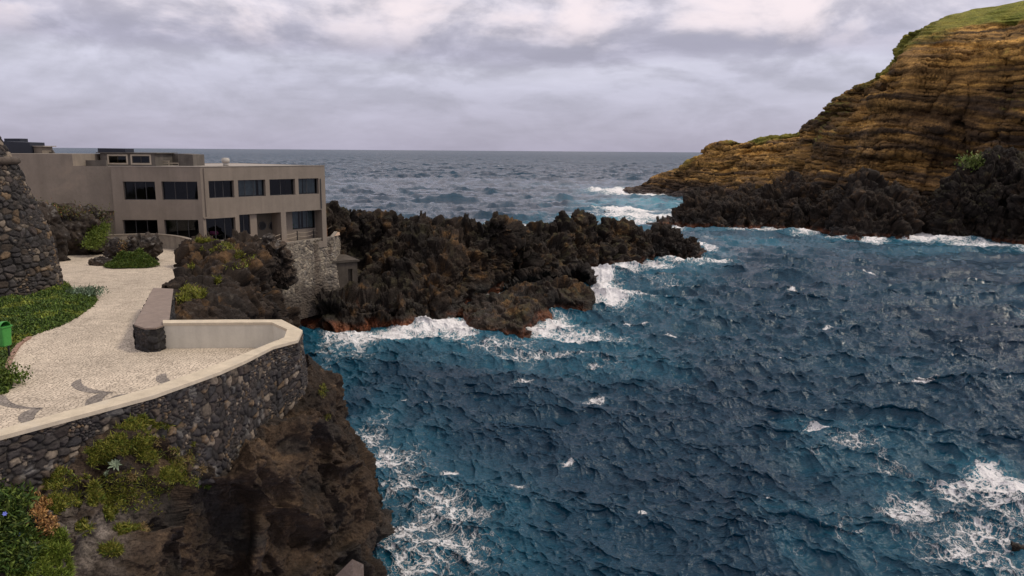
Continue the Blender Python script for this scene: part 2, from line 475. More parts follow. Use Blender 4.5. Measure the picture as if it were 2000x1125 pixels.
# ================================================================== SEA
def ocean_patch(N, L, lp, std, wdir, seed, cut, power=4, chop=1.0, expo=3.6):
    r = np.random.default_rng(seed)
    k1 = 2 * pi * np.fft.fftfreq(N, L / N)
    kx, ky = np.meshgrid(k1, k1, indexing='xy'); k = np.hypot(kx, ky); k[0, 0] = 1e9
    kp = 2 * pi / lp
    S = np.exp(-1.25 * (kp / k) ** 2) / k ** expo * np.exp(-(k * cut) ** 2)
    c = (kx * wdir[0] + ky * wdir[1]) / k
    S = S * (np.abs(c) ** power + .10) * np.where(c < 0, .25, 1.0)
    h = (r.normal(size=(N, N)) + 1j * r.normal(size=(N, N))) * np.sqrt(S)
    h[0, 0] = 0
    def f(a): return np.real(np.fft.ifft2(a))
    z = f(h); sc = std / z.std()
    hk = h * sc
    dx, dy = f(1j * kx / k * hk) * chop, f(1j * ky / k * hk) * chop
    jxx, jyy, jxy = f(-kx * kx / k * hk) * chop, f(-ky * ky / k * hk) * chop, f(-kx * ky / k * hk) * chop
    J = (1 + jxx) * (1 + jyy) - jxy ** 2
    return np.stack([z * sc, dx, dy, J], -1).astype(np.float32)
def sample(patch, L, x, y, rot):
    N = patch.shape[0]
    u = (x * cos(rot) + y * sin(rot)) / L * N; v = (-x * sin(rot) + y * cos(rot)) / L * N
    i, j = np.floor(u).astype(np.int64), np.floor(v).astype(np.int64)
    fu, fv = (u - i)[..., None].astype(np.float32), (v - j)[..., None].astype(np.float32)
    i0, i1, j0, j1 = i % N, (i + 1) % N, j % N, (j + 1) % N
    s = patch[j0, i0] * (1 - fu) * (1 - fv) + patch[j0, i1] * fu * (1 - fv) + patch[j1, i0] * (1 - fu) * fv + patch[j1, i1] * fu * fv
    dx = s[..., 1] * cos(rot) - s[..., 2] * sin(rot); dy = s[..., 1] * sin(rot) + s[..., 2] * cos(rot)
    return s[..., 0], dx, dy, s[..., 3]

# (px, py, half width px, half height px, strength) of foam lying on the water, surveyed from the photo
FOAM = [(690, 662, 80, 20, .75), (780, 650, 110, 16, 1.0), (870, 640, 75, 16, 1.15), (900, 652, 40, 12, 1.0), (640, 670, 40, 26, .5), (960, 672, 110, 14, .62), (1050, 640, 34, 20, 1.0), (1085, 628, 48, 18, 1.0), (1120, 655, 80, 14, .75), (1190, 660, 70, 10, .5),
        (1080, 690, 130, 12, .42), (1165, 545, 30, 22, 1.1), (1185, 570, 48, 18, 1.15), (1240, 578, 70, 12, .7), (1215, 535, 60, 18, .55), (1160, 585, 30, 8, 1.0),
        (1270, 519, 90, 8, 1.0), (1215, 524, 50, 8, .9), (1340, 508, 60, 7, .95), (1400, 510, 30, 5, .8), (1385, 483, 20, 12, .8), (1380, 465, 30, 8, .55), (1290, 548, 110, 16, .42),
        (1200, 374, 55, 5, 1.05), (1260, 381, 60, 4, 1.0), (1340, 379, 36, 5, 1.1), (1235, 411, 90, 5, .98), (1250, 422, 100, 7, .92), (1190, 410, 30, 4, 1.1), (1275, 434, 70, 7, .88), (1330, 444, 50, 5, .95), (1160, 420, 60, 5, .7), (955, 592, 26, 9, 1.0), (985, 575, 18, 7, 1.0),
        (1090, 362, 90, 3, .35), (1010, 441, 60, 6, .9), (985, 441, 30, 5, .8), (1000, 548, 22, 8, 1.1), (1005, 566, 24, 7, 1.1), (1100, 524, 16, 6, 1.1), (975, 575, 14, 6, 1.0),
        (1425, 442, 26, 5, 1.0), (1480, 449, 80, 4, .85), (1570, 452, 60, 6, .85), (1640, 463, 50, 6, .9), (1700, 470, 40, 5, .9), (1800, 466, 70, 8, 1.05), (1850, 470, 50, 5, .8), (1930, 477, 90, 6, .85), (2020, 484, 60, 7, .9), (1900, 486, 120, 6, .4),
        (720, 840, 46, 60, .50), (750, 885, 60, 42, .60), (800, 880, 90, 60, .48), (770, 945, 70, 40, .52), (850, 985, 110, 50, .50), (760, 1040, 60, 50, .58), (840, 1060, 120, 55, .54), (790, 1105, 90, 40, .66), (900, 1010, 150, 90, .44), (960, 1090, 140, 50, .44), (880, 920, 120, 60, .38), (640, 720, 40, 40, .38), (650, 770, 40, 30, .3), (700, 690, 90, 14, .45),
        (1965, 940, 60, 36, 1.0), (1985, 950, 40, 16, 1.3), (1920, 955, 70, 40, .62), (1985, 1000, 80, 40, .62), (1780, 985, 46, 34, .62), (1740, 1000, 40, 24, .6), (1860, 960, 60, 24, .6), (1840, 1000, 110, 30, .46), (1930, 1040, 110, 40, .58), (1960, 1095, 120, 40, .62), (1850, 1085, 90, 40, .42), (1660, 1060, 60, 40, .42), (1700, 1100, 90, 26, .38), (1640, 1020, 60, 30, .3),
        (1590, 832, 40, 7, .8), (1560, 822, 30, 5, .6), (1680, 825, 70, 18, .40), (1640, 860, 80, 30, .42), (1700, 870, 70, 16, .44), (1760, 905, 50, 14, .4), (1590, 890, 60, 20, .4), (1720, 880, 160, 50, .38), (1560, 1090, 40, 30, .38), (1180, 700, 200, 30, .36), (1020, 690, 240, 20, .44), (1230, 600, 150, 40, .38), (1650, 1000, 160, 50, .36), (1780, 1060, 160, 60, .44), (1850, 950, 150, 60, .44)]
CAPS = [(1310, 556, 14, 4), (1545, 567, 8, 3), (1405, 537, 12, 3), (1235, 640, 12, 5), (1265, 634, 10, 4), (1160, 782, 22, 9), (1018, 937, 14, 5), (1110, 905, 16, 8), (1160, 712, 16, 4), (1010, 752, 24, 7), (1700, 536, 18, 4), (1990, 615, 10, 5), (1975, 752, 10, 4), (1500, 965, 18, 4), (785, 785, 10, 5), (830, 797, 12, 4), (1330, 655, 30, 8), (1240, 945, 14, 8), (880, 905, 18, 8), (1250, 1010, 10, 7), (1800, 740, 20, 5), (1620, 640, 14, 3), (1450, 620, 14, 3), (1530, 700, 14, 4)]

NA, NR = 1500, 1300
az = np.radians(np.linspace(-45, 45, NA))
inv = 1 / 27.0 + (1 / 480.0 - 1 / 27.0) * np.linspace(0, 1, NR - 420) ** .93
rr_ = np.concatenate([1 / inv, np.concatenate([np.geomspace(482, 4000, 330), np.geomspace(4100, 90000, 90)])])
A, R_ = np.meshgrid(az, rr_); X, Y = R_ * np.sin(A), R_ * np.cos(A)
WD = np.array([-.38, -.92]); WD /= np.linalg.norm(WD)
pa = ocean_patch(1024, 190.0, 13.0, .34, WD, 3, .07, 6, .95)
pb = ocean_patch(1024, 61.0, 3.0, .100, WD, 8, .028, 4, .85, 3.1)
za, xa, ya, Ja = sample(pa, 190.0, X, Y, .21)
zb, xb, yb, Jb = sample(pb, 61.0, X, Y, -.37)
zc_, xc, yc, Jc = sample(pa, 190.0 * 2.3, X + 300, Y, .55)
fa = 1 / (1 + (R_ / 600.0) ** 2); fb = 1 / (1 + (R_ / 170.0) ** 2)
fc = sstep(R_, 110, 300) / (1 + (R_ / 6000.0) ** 2)
gust = .8 + .4 * sstep(fbm(np.stack([X * .012, Y * .012, X * 0], -1), 3), -.5, .6)
Z = (za * fa * gust + zb * fb * gust + zc_ * 1.7 * fc)
XD = X + xa * fa * gust + xb * fb + xc * 1.2 * fc; YD = Y + ya * fa * gust + yb * fb + yc * 1.2 * fc
foam = np.zeros_like(X); aer = np.zeros_like(X); lift = np.zeros_like(X)
wx, wy = fbm(np.stack([X * .16, Y * .10, X * 0 + 3], -1), 3), fbm(np.stack([X * .16, Y * .10, X * 0 + 9], -1), 3)
def sea_spot(px, py, hx, hy, k=2.6):
    """centre, half sizes in metres and the window of the sea grid they can reach"""
    c = on(px, py, 0); l = on(px + hx, py, 0); t = on(px, py - hy, 0)
    lx, ly = abs(l[0] - c[0]), abs(t[1] - c[1])
    r, a = math.hypot(c[0], c[1]), math.atan2(c[0], c[1])
    i0, i1 = np.searchsorted(rr_, [r - k * (ly + lx * .4) - 1, r + k * (ly + lx * .4) + 1])
    j0, j1 = np.searchsorted(az, [a - k * lx / r, a + k * lx / r])
    return c, lx, ly, (slice(i0, max(i1, i0 + 1)), slice(j0, max(j1, j0 + 1)))
def spot_q(c, lx, ly, W_, a):
    return ((X[W_] - c[0]) / lx + wx[W_] * a) ** 2 + ((Y[W_] - c[1]) / ly + wy[W_] * a) ** 2
for (px, py, hx, hy, s) in FOAM:
    c, lx, ly, W_ = sea_spot(px, py, hx, hy)
    q = spot_q(c, lx, ly, W_, .45)
    s = s * (.88 if py > 815 else .94)
    g = s * np.exp(-q * 1.1)
    foam[W_] = np.maximum(foam[W_] + .25 * np.minimum(g, 1 - np.minimum(foam[W_], 1)), g)
    aer[W_] = np.maximum(aer[W_], s * np.exp(-q * .5))
    if s >= .95: lift[W_] = np.maximum(lift[W_], np.exp(-q * 1.2) * min(.30, ly * .06))
for (px, py, hx, hy) in CAPS:
    c, lx, ly, W_ = sea_spot(px, py, hx * 1.25, hy * .75)
    q = spot_q(c, lx, ly, W_, .6)
    foam[W_] = np.maximum(foam[W_], .76 * np.exp(-q)); aer[W_] = np.maximum(aer[W_], .3 * np.exp(-q * .5))
Jm = np.minimum(Ja, 1.0)
crest = sstep(-Ja, -.22, .08) * fa
crest2 = sstep(-Jb, -.25, .1) * fb * .6
farcap = sstep(-Jc, -.35, -.05) * sstep(R_, 160, 400) * .5
foam = np.maximum(foam, np.minimum(.55, crest * .55 * sstep(wx, .35, .8)) )
foam = np.maximum(foam, farcap * sstep(wy, 0, .5))
Z = Z + lift * (1 + .8 * ridged(np.stack([X * .8, Y * .5, X * 0], -1), 3))
swirl = fbm(np.stack([X * .035, Y * .02, X * 0 + 5], -1), 3)
aer = np.clip(aer + .10 * sstep(swirl, .1, .8) * (R_ < 260), 0, 1)
# wider turquoise shallows off the headland point
for (px, py, hx, hy, s) in [(1280, 398, 170, 14, .95), (1240, 428, 180, 16, .90), (1450, 470, 160, 14, .55), (1800, 490, 260, 14, .42), (1300, 470, 120, 30, .35), (680, 680, 120, 30, .6), (1060, 690, 170, 14, .5), (650, 760, 60, 80, .35), (800, 1080, 120, 60, .40), (1120, 560, 250, 60, .30)]:
    c, lx, ly, W_ = sea_spot(px, py, hx, hy)
    aer[W_] = np.maximum(aer[W_], s * np.exp(-spot_q(c, lx, ly, W_, .5)))

m, t, b = new_mat('sea_water'); M_SEA = m
p = pos(t)
pf = t.scale(p, (1.0, 1.0, .3))
fo = attr(t, 'foam', 2); ae = attr(t, 'aerated', 2)
wv = t.noise(pf, .75, 4, .6, col=True)
pw = t.vmath('ADD', pf, t.vmath('SCALE', t.vmath('SUBTRACT', wv, (.5, .5, .5)), s=2.3))
wv2 = t.noise(pf, 3.2, 3, .6, col=True)
pw = t.vmath('ADD', pw, t.vmath('SCALE', t.vmath('SUBTRACT', wv2, (.5, .5, .5)), s=.45))
e1 = t.voro(pw, .80, 'DISTANCE_TO_EDGE'); e2 = t.voro(pw, 3.1, 'DISTANCE_TO_EDGE')
lace = t.math('MAXIMUM', t.rng(e1, 0.0, .17, 1, 0), t.math('MULTIPLY', t.rng(e2, 0.0, .20, 1, 0), .85))
pn = t.noise(pf, .55, 5, .65); fnz = t.noise(pf, 5.0, 5, .7)
# coverage grows with the foam amount: thin lace first, then patches, then solid white
lv = t.math('ADD', t.math('MULTIPLY', lace, .50), t.math('ADD', t.math('MULTIPLY', pn, .55), t.math('MULTIPLY', fnz, t.rng(fo, .35, .8, .22, .50))))
cov = t.math('ADD', t.math('MULTIPLY', fo, 1.0), t.math('SUBTRACT', lv, t.rng(fo, .35, .8, 1.11, 1.27)))
mask = t.math('MULTIPLY', t.rng(cov, 0.0, .26, 0, 1, True), t.rng(fo, .2, .75, .75, 1.0))
mask = t.math('MULTIPLY', mask, t.rng(fo, .22, .36, 0, 1))
hue = t.noise(pf, .05, 3, .5)
deep = t.mix(t.rng(hue, .35, .65), (.0008, .0205, .045), (.0018, .036, .068))
wcol = t.mix(t.rng(ae, .12, .75, 0, .7), deep, (.018, .15, .225))
wcol = t.mix(t.rng(ae, .6, 1.0, 0, .55), wcol, (.10, .34, .42))
t.set(b.inputs['Base Color'], t.mix(mask, wcol, (.80, .79, .80)))
op = attr(t, 'open_water', 2)
t.set(b.inputs['Roughness'], t.math('MAXIMUM', t.rng(mask, 0, 1, .06, .85), t.rng(op, 0, 1, .1, .32)))
t.set(b.inputs['Specular IOR Level'], t.rng(op, 0, 1, .5, .20))
b.inputs['IOR'].default_value = 1.333
rip = t.noise(t.scale(p, (.75, 1.7, .5)), 3.4, 5, .62); rip2 = t.noise(t.scale(p, (.5, 1.5, .5)), .9, 4, .6)
rip3 = t.noise(t.scale(p, (.10, .24, .1)), 1.0, 5, .6)
hh = t.math('ADD', t.math('MULTIPLY', rip, .26), t.math('MULTIPLY', rip2, .55))
hh = t.math('ADD', hh, t.math('MULTIPLY', rip3, t.rng(op, 0, .6, 0, 5.0)))
hh = t.math('ADD', hh, t.math('MULTIPLY', mask, t.math('MULTIPLY', fnz, .5)))
bump(t, b, hh, .42, .9)
sea = mesh_obj('sea', np.stack([XD, YD, Z], -1).reshape(-1, 3), grid_faces(NR, NA)[:, ::-1], M_SEA, attrs={'foam': np.clip(foam, 0, 1.3), 'aerated': aer, 'open_water': sstep(np.log(R_), math.log(170), math.log(2500))})
tag(sea, 'choppy dark blue sea with white foam around the rocks', kind='structure')
del A, XD, YD, za, xa, ya, zb, xb, yb, zc_, xc, yc, Ja, Jb, Jc

# ================================================================== ROCK
def unit(n): return n / (np.linalg.norm(n, axis=-1, keepdims=True) + 1e-9)
def pixrows(cols, rows):
    """rows of (px,py,Y) lists -> world rows"""
    return [[at(*q) for q in r] for r in rows]
GREENS = np.array([(.075, .105, .018), (.10, .125, .02), (.13, .13, .025), (.05, .085, .018)])

def crag(P, seed, amp=1.0, size=4.0):
    """break a lofted grid into rough lava: angular masses, ribs, holes, sharp small fractures"""
    o = seed * 13.37
    n0 = soft_normals(P, 30)
    q = P + .5 * size * .3 * np.stack([perlin(P / size * 1.4 + 2), perlin(P / size * 1.4 + 6), perlin(P / size * 1.4 + 9)], -1)
    H, e = facet(q / (size * .62) * np.array([1, 1, .75]) + o, 1.1)
    H2, _ = facet(q / (size * .30) * np.array([1, 1, .7]) + o + 5, 1.2)
    d = fbm(P / size + o, 2) * .40 * amp + amp * 1.15 * H + amp * .50 * H2 - amp * .6 * (1 - sstep(e, 0, .10)) * sstep(fbm(P / size + o + 90, 2), .05, .35) - amp * 1.1 * sstep(fbm(P / (size * .7) + o + 60, 2), .28, .60)
    P = P + n0 * d[..., None]
    mk = .35 + .9 * sstep(fbm(P / (size * .9) + o + 31, 2), -.35, .45)
    H, e = facet(P / (size * .13) + o + 3, 1.3)
    n1 = unit(n0 + .5 * soft_normals(P, 12))
    P = P + n1 * (amp * mk * (.20 * H + .30 * (ridged(P / (size * .34) * np.array([1, 1, .6]) + o, 4) - .3)))[..., None]
    n1 = unit(n0 + .7 * soft_normals(P, 6))
    P = P + n1 * (amp * (.09 * ridged(P / (size * .085) + o, 3) + .07 * facet(P / (size * .06) + o, 1.3, 0)[0]))[..., None]
    return P
def lava_colour(P, seed, moss=0.0, brown=.5, algae=0.0, ochre=.0):
    n = grid_normals(P); o = seed * 7.7
    a = fbm(P * .22 + o, 4); b2 = fbm(P * .9 + o, 4); up = n[..., 2]
    c = lerp(np.array((.014, .0105, .0085)), np.array((.038, .024, .015)), np.clip(.5 + a * .8, 0, 1) * brown * 1.3)
    c = lerp(c, np.array((.12, .066, .026)), sstep(b2 + .5 * a, .28, .9) * (brown + ochre))
    c = lerp(c, np.array((.085, .073, .060)), sstep(fbm(P * 2.2 + o, 3) + .35 * up, .6, 1.05) * .45)
    if moss: c = lerp(c, np.array((.12, .125, .028)), sstep(fbm(P * .5 + o + 9, 4) + .9 * up - .55, .12, .5) * moss)
    z = P[..., 2]; wv_ = fbm(P * .35 + 4, 3)
    wet = 1 - sstep(z + wv_ * 1.0, .5, 2.6)
    c = c * (1 - .35 * wet[..., None])
    if algae: c = lerp(c, np.array((.19, .062, .026)), (1 - sstep(z + wv_ * .6, .35, 1.15)) * algae * sstep(wv_, -.5, .2))
    return c, wet
def rock_obj(name, P, mat, col, wet, flip=False):
    nv, nu = P.shape[:2]
    f = grid_faces(nv, nu)
    return mesh_obj(name, P.reshape(-1, 3), f[:, ::-1] if flip else f, mat, col=col.reshape(-1, 3), attrs={'wet': wet.ravel()})

def ridge(name, label, sky_pts, water_pts, back, nu, nv, seed, amp, size, px0, px1, ncol=60, cat='rock', prof=((.30, .10), (.62, .30), (.88, .66)), group=None, prof_left=None, blend=(0, 1), drop=4.0, **kw):
    """a lava ridge: photo skyline (px,py,Y), photo waterline (px,py) on z=0, falling away behind"""
    us = np.linspace(px0, px1, ncol)
    top = resample_row(sky_pts, us)
    top[:, 1] += drop if np.isscalar(drop) else np.interp(us, *drop); wl = np.array(water_pts, float); wy_ = np.interp(us, wl[:, 0], wl[:, 1])
    T = np.array([at(*q) for q in top]); B = np.array([on(u, y, 0.0) for u, y in zip(us, wy_)])
    rows = []
    dn = unit((B - T) * np.array([1, 1, 0]) + 1e-6)
    rows.append(B + dn * .6 + np.array([0, 0, -2.6])); rows.append(B)
    bl_ = sstep(us, *blend)
    for (fz, fh), (gz, gh) in zip(prof, prof_left or prof):  # height fraction, horizontal fraction towards the crest
        k_ = (gh + (fh - gh) * bl_)[:, None]; q = B + (T - B) * k_; q[:, 2] = T[:, 2] * (gz + (fz - gz) * bl_); rows.append(q)
    rows.append(T)
    bk = np.array(back)
    q = T + bk * .35; q[:, 2] = T[:, 2] * .80; rows.append(q)
    q = T + bk * 1.0; q[:, 2] = -2.6; rows.append(q)
    P = loft(rows, nu, nv, .15, .35)
    P = crag(P, seed, amp, size)
    col, wet = lava_colour(P, seed, **kw)
    return tag(rock_obj(name, P, M_ROCK, col, wet), label, cat, group)

# the long black ridge running out from the restaurant
ridge('lava_ridge', 'long jagged black lava ridge running out to sea behind the restaurant terrace', 
      [(560, 430, 84), (640, 402, 84), (672, 404, 85), (686, 407, 86), (694, 420, 86), (704, 430, 87), (714, 419, 87), (732, 419, 88), (748, 428, 89), (757, 417, 89), (768, 414, 90), (776, 424, 90), (788, 428, 91), (796, 416, 91), (806, 424, 91), (815, 424, 91), (826, 421, 91), (840, 424, 92), (846, 420, 92), (858, 428, 92), (868, 423, 92), (884, 420, 92), (898, 426, 92), (918, 426, 92), (938, 421, 91), (946, 415, 91), (968, 417, 91), (977, 430, 91), (982, 448, 91), (996, 452, 94)],
      [(560, 640), (640, 642), (740, 636), (800, 634), (860, 628), (905, 604), (940, 588), (965, 574), (985, 560), (1000, 548)],
      (6, 12, 0), 620, 330, 1, 1.15, 4.2, 560, 996, drop=([640, 720, 800, 990], [3, 10, 20, 18]), brown=.55, algae=.9, ochre=.25, moss=.08, prof=((.34, .05), (.60, .20), (.80, .55)), prof_left=((.24, .06), (.36, .60), (.66, .84)), blend=(730, 890))
ridge('lava_ridge', 'craggy black lava ridge in the middle with two tall stacks on its crest',
      [(955, 452, 98), (990, 446, 102), (1020, 448, 106), (1040, 446, 110), (1044, 434, 112), (1076, 430, 114), (1090, 416, 115), (1102, 411, 115), (1107, 420, 115), (1118, 424, 116), (1130, 416, 117), (1150, 416, 118), (1158, 430, 118), (1168, 434, 119), (1180, 430, 119), (1195, 427, 120), (1214, 432, 120), (1222, 446, 121), (1240, 452, 122), (1262, 470, 122)],
      [(955, 560), (980, 558), (1010, 550), (1040, 546), (1080, 540), (1120, 527), (1150, 524), (1184, 522), (1200, 520), (1230, 514), (1262, 508)],
      (4, 12, 0), 460, 300, 2, 1.0, 3.6, 955, 1262, drop=13.0, brown=.6, ochre=.2, moss=.15, algae=.3, prof=((.30, .12), (.52, .40), (.74, .70)))
ridge('lava_ridge', 'low rounded black lava knolls at the seaward tip of the ridge',
      [(1215, 474, 124), (1240, 452, 126), (1262, 446, 126), (1284, 444, 127), (1287, 456, 127), (1296, 450, 127), (1304, 446, 127), (1318, 452, 127), (1326, 456, 127), (1340, 462, 127), (1352, 470, 126), (1362, 484, 125), (1367, 498, 124)],
      [(1215, 516), (1240, 512), (1262, 508), (1300, 504), (1340, 503), (1360, 506), (1367, 506)],
      (2, 9, 0), 300, 200, 3, .8, 3.0, 1215, 1367, brown=.3, algae=.5, prof=((.40, .10), (.70, .35), (.88, .66)))
# rocks standing in the water in front of it
ridge('sea_rock', 'broad flat topped dark rock wet with surf in front of the ridge',
      [(905, 606, 77), (925, 590, 79), (960, 580, 81), (1000, 566, 84), (1030, 556, 86), (1070, 549, 87), (1110, 548, 87), (1132, 552, 86), (1146, 562, 85), (1150, 585, 83)],
      [(905, 632), (925, 648), (945, 655), (1000, 656), (1026, 654), (1032, 636), (1060, 617), (1090, 612), (1120, 613), (1144, 614), (1150, 608)],
      (1, 5, 0), 420, 230, 4, .50, 3.4, 905, 1150, drop=2.0, brown=.85, algae=.55, moss=.12, prof=((.45, .04), (.80, .14), (.97, .5)))
ridge('sea_rock', 'small dark hump of rock just behind the broad flat rock',
      [(985, 556, 92), (1005, 545, 93), (1020, 532, 94), (1050, 524, 95), (1080, 526, 95), (1098, 540, 95), (1104, 552, 94)],
      [(985, 566), (1010, 566), (1040, 562), (1104, 558)],
      (1, 4, 0), 200, 120, 5, .5, 2.4, 985, 1104, brown=.35, prof=((.5, .15), (.8, .4), (.95, .7)))
ridge('sea_rock', 'black wedge of rock with surf breaking on its right side',
      [(1085, 545, 95), (1100, 528, 97), (1120, 520, 98), (1140, 517, 98), (1150, 530, 97), (1158, 546, 95)],
      [(1085, 556), (1120, 552), (1158, 549)],
      (1, 4, 0), 170, 110, 6, .5, 2.2, 1085, 1158, brown=.35, prof=((.5, .15), (.8, .4), (.95, .7)))
ridge('sea_rock', 'tiny black reef awash in foam off the headland point',
      [(1180, 410, 236), (1196, 408, 236), (1206, 406, 236), (1216, 411, 236)], [(1180, 413), (1216, 412.5)], (0, 3, 0), 70, 40, 7, .25, 1.6, 1180, 1216, brown=.2)
ridge('sea_rock', 'small brown reef just off the tip of the lava shelf',
      [(1262, 436, 178), (1272, 433, 178), (1284, 432, 178), (1290, 436, 178)], [(1262, 437), (1290, 437.5)], (0, 3, 0), 70, 40, 8, .2, 1.6, 1262, 1290, brown=.4)
ridge('sea_rock', 'low black rocks in the surf behind the ridge gap',
      [(972, 438, 168), (984, 434, 168), (996, 435, 168), (1004, 438, 168)], [(972, 440), (1004, 440)], (0, 3, 0), 70, 40, 9, .2, 1.6, 972, 1004, brown=.2)
ridge('sea_rock', 'dark rock cut off by the right edge amid swirling foam',
      [(1976, 1064, 35), (1988, 1050, 35.4), (2002, 1043, 35.8), (2030, 1040, 36), (2080, 1060, 36)], [(1976, 1066), (2000, 1070), (2080, 1085)], (0, 2, 0), 120, 70, 10, .16, 1.0, 1976, 2080, brown=.6)

# ------------------------------------------------------------------ headland
hx = np.array([1225, 1240, 1300, 1340, 1365, 1405, 1430, 1445, 1480, 1520, 1560, 1600, 1625, 1650, 1680, 1700, 1740, 1770, 1780, 1800, 1850, 1900, 1960, 2010, 2150, 2500], float)
hs = np.array([376, 371, 350, 328, 306, 283, 272, 274, 276, 262, 240, 213, 196, 172, 140, 116, 82, 58, 46, 42, 36, 34, 31, 28, 10, -20], float)   # cliff brow
hYs = np.array([322, 322, 318, 312, 306, 300, 296, 293, 288, 280, 272, 264, 258, 252, 246, 242, 236, 232, 230, 228, 224, 220, 214, 208, 196, 170], float)
hb = np.array([380, 380, 381, 383, 384, 380, 378, 378, 376, 374, 374, 372, 372, 374, 378, 382, 390, 396, 396, 398, 404, 408, 412, 416, 420, 440], float)
hYb = np.array([318, 316, 306, 298, 292, 280, 274, 270, 262, 252, 242, 232, 226, 221, 216, 213, 209, 207, 206, 205, 203, 200, 196, 190, 178, 152], float)
hs = hs + np.interp(hx, [1225, 1365, 1500, 1600, 1650, 1740, 1800, 1850, 1900, 2000], [0, 2, 5, 18, 34, 56, 40, 22, 14, 10])
T = np.array([at(*q) for q in zip(hx, hs, hYs)]); B = np.array([at(*q) for q in zip(hx, hb, hYb)])
rows = [B + np.array([0, -3, -9.0]), B]
for fz, fh in ((.22, .36), (.42, .50), (.62, .68), (.82, .84)):
    steep = sstep(hx, 1560, 1700)[:, None]
    q = B + (T - B) * (fh * (1 - steep) + (fh * .62) * steep); q[:, 2] = B[:, 2] + (T[:, 2] - B[:, 2]) * fz; rows.append(q)
rows.append(T)
gx = np.interp(hx, [1225, 1780, 1800, 1850, 1880, 1950, 2150, 2500], [0, 0, .5, 2.5, 4.5, 6.5, 9, 9])
q = T + np.stack([gx * .3, 6 + gx * 2.0, gx * .9], -1); rows.append(q)
q = T + np.stack([hx * 0 + 8, 30 + gx * 4, gx * .9 - 8], -1); rows.append(q)
q = T + np.stack([hx * 0 + 10, 70 + gx * 4, -T[:, 2] - 4], -1); rows.append(q)
P = loft(rows, 820, 560, .12, .25)
n = grid_normals(P); nh = unit(n * np.array([1, 1, .15]))
zf = (P[..., 2] - 2) / 55.0
right = sstep(P[..., 0], 70, 130)
# buttresses and gullies first, then ledges along the beds
n_big = n
flat0 = sstep(n[..., 2], .55, .88) * sstep(P[..., 2], 32, 44)
kf = 1 - .8 * flat0
H, e = facet(P * np.array([.075, .075, .045]) + 3, .9)
P = P + nh * kf[..., None] * (2.6 * fbm(P * np.array([.05, .05, .02]) + 3, 3) + 3.0 * H - 1.4 * (1 - sstep(e, 0, .07)) * sstep(fbm(P * .04 + 80, 2), .0, .3) + .8 * ridged(P * np.array([.16, .16, .04]) + 8, 3) - 3.2 * right * sstep(perlin(P * np.array([.022, .022, .085]) + 12), .12, .5))[..., None]
bz = P[..., 2] + 3.0 * fbm(P * np.array([.022, .022, .03]) + 21, 3) + .05 * P[..., 0] * 0 + 4.0 * right * np.sin((P[..., 0] - 95) * .035)
def bed(k, s): return perlin(np.stack([P[..., 0] * .012 * k, P[..., 1] * .012 * k, bz * k + s], -1))
b1, b2, b3 = bed(.22, 3), bed(.75, 40), bed(2.1, 77)
stepf = lambda x, k: np.tanh(x * k)
flat = sstep(n[..., 2], .80, .95)
lk = .25 + 1.1 * sstep(fbm(P * .06 + 50, 3), -.4, .5)
b4 = bed(4.6, 120)
led = (.25 * stepf(b1, 2.5) + .42 * stepf(b2, 8) * lk + .45 * stepf(b3, 9) * lk + .28 * stepf(b4, 7) * lk) * (1 - .8 * flat) * kf
P = P + nh * led[..., None]
n = grid_normals(P)
f0_ = fbm(P * .06 + 44, 2); H, e = facet(P * np.array([.20, .20, .6]) + 8, 1.0)
P = P + n * (kf * (1 - .75 * flat * sstep(P[..., 2], 25, 40)))[..., None] * (.55 * H - .30 * (1 - sstep(e, 0, .10)) * sstep(f0_, .1, .4) + .30 * ridged(P * np.array([.35, .35, .9]) + 5, 4) + .14 * ridged(P * np.array([1.1, 1.1, 2.2]), 3))[..., None]
n = grid_normals(P)
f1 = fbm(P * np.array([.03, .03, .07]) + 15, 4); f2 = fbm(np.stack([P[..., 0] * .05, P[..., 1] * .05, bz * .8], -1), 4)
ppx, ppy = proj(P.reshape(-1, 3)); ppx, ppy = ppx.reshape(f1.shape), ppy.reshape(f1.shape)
zone = sstep(P[..., 2] + 9 * f1, 22, 40) * right + (1 - right) * sstep(P[..., 2] + 4 * f1, 5, 12) * .85     # sandy tuff above, dark brown rock below with overhang shade painted into it
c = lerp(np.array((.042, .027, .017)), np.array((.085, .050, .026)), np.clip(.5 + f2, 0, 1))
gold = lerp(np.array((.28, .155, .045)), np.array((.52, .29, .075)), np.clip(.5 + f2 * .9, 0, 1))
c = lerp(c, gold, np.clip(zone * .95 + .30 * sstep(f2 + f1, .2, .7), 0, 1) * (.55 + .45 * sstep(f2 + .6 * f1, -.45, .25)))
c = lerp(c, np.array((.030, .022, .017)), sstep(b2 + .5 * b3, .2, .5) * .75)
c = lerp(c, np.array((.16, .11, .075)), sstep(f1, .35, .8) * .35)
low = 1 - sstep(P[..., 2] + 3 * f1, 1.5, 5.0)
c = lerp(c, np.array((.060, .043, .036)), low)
rowi = np.linspace(0, 1, P.shape[0])[:, None] + 0 * f1
Lr = np.array([np.linalg.norm(rows[k + 1] - rows[k], axis=-1).mean() for k in range(len(rows) - 1)]); sr_ = np.concatenate([[0], np.cumsum(Lr)])
vb = sr_[6] / sr_[-1]; vrow = np.linspace(0, 1, P.shape[0])[:, None] + .012 * fbm(P * .12 + 33, 3)
crest_x = sstep(P[..., 0], 116, 132) 
grassy = np.maximum(sstep(vrow, vb - .012 - .015 * (1 - crest_x), vb + .004) * sstep(P[..., 2], 8, 16) * (crest_x + (1 - crest_x) * sstep(f1, -.2, .3)), sstep(n[..., 2] + .5 * fbm(P * .12 + 33, 3), .80, 1.05) * sstep(fbm(P * .035 + 70, 2), .22, .5) * sstep(P[..., 2], 12, 22) * .9)
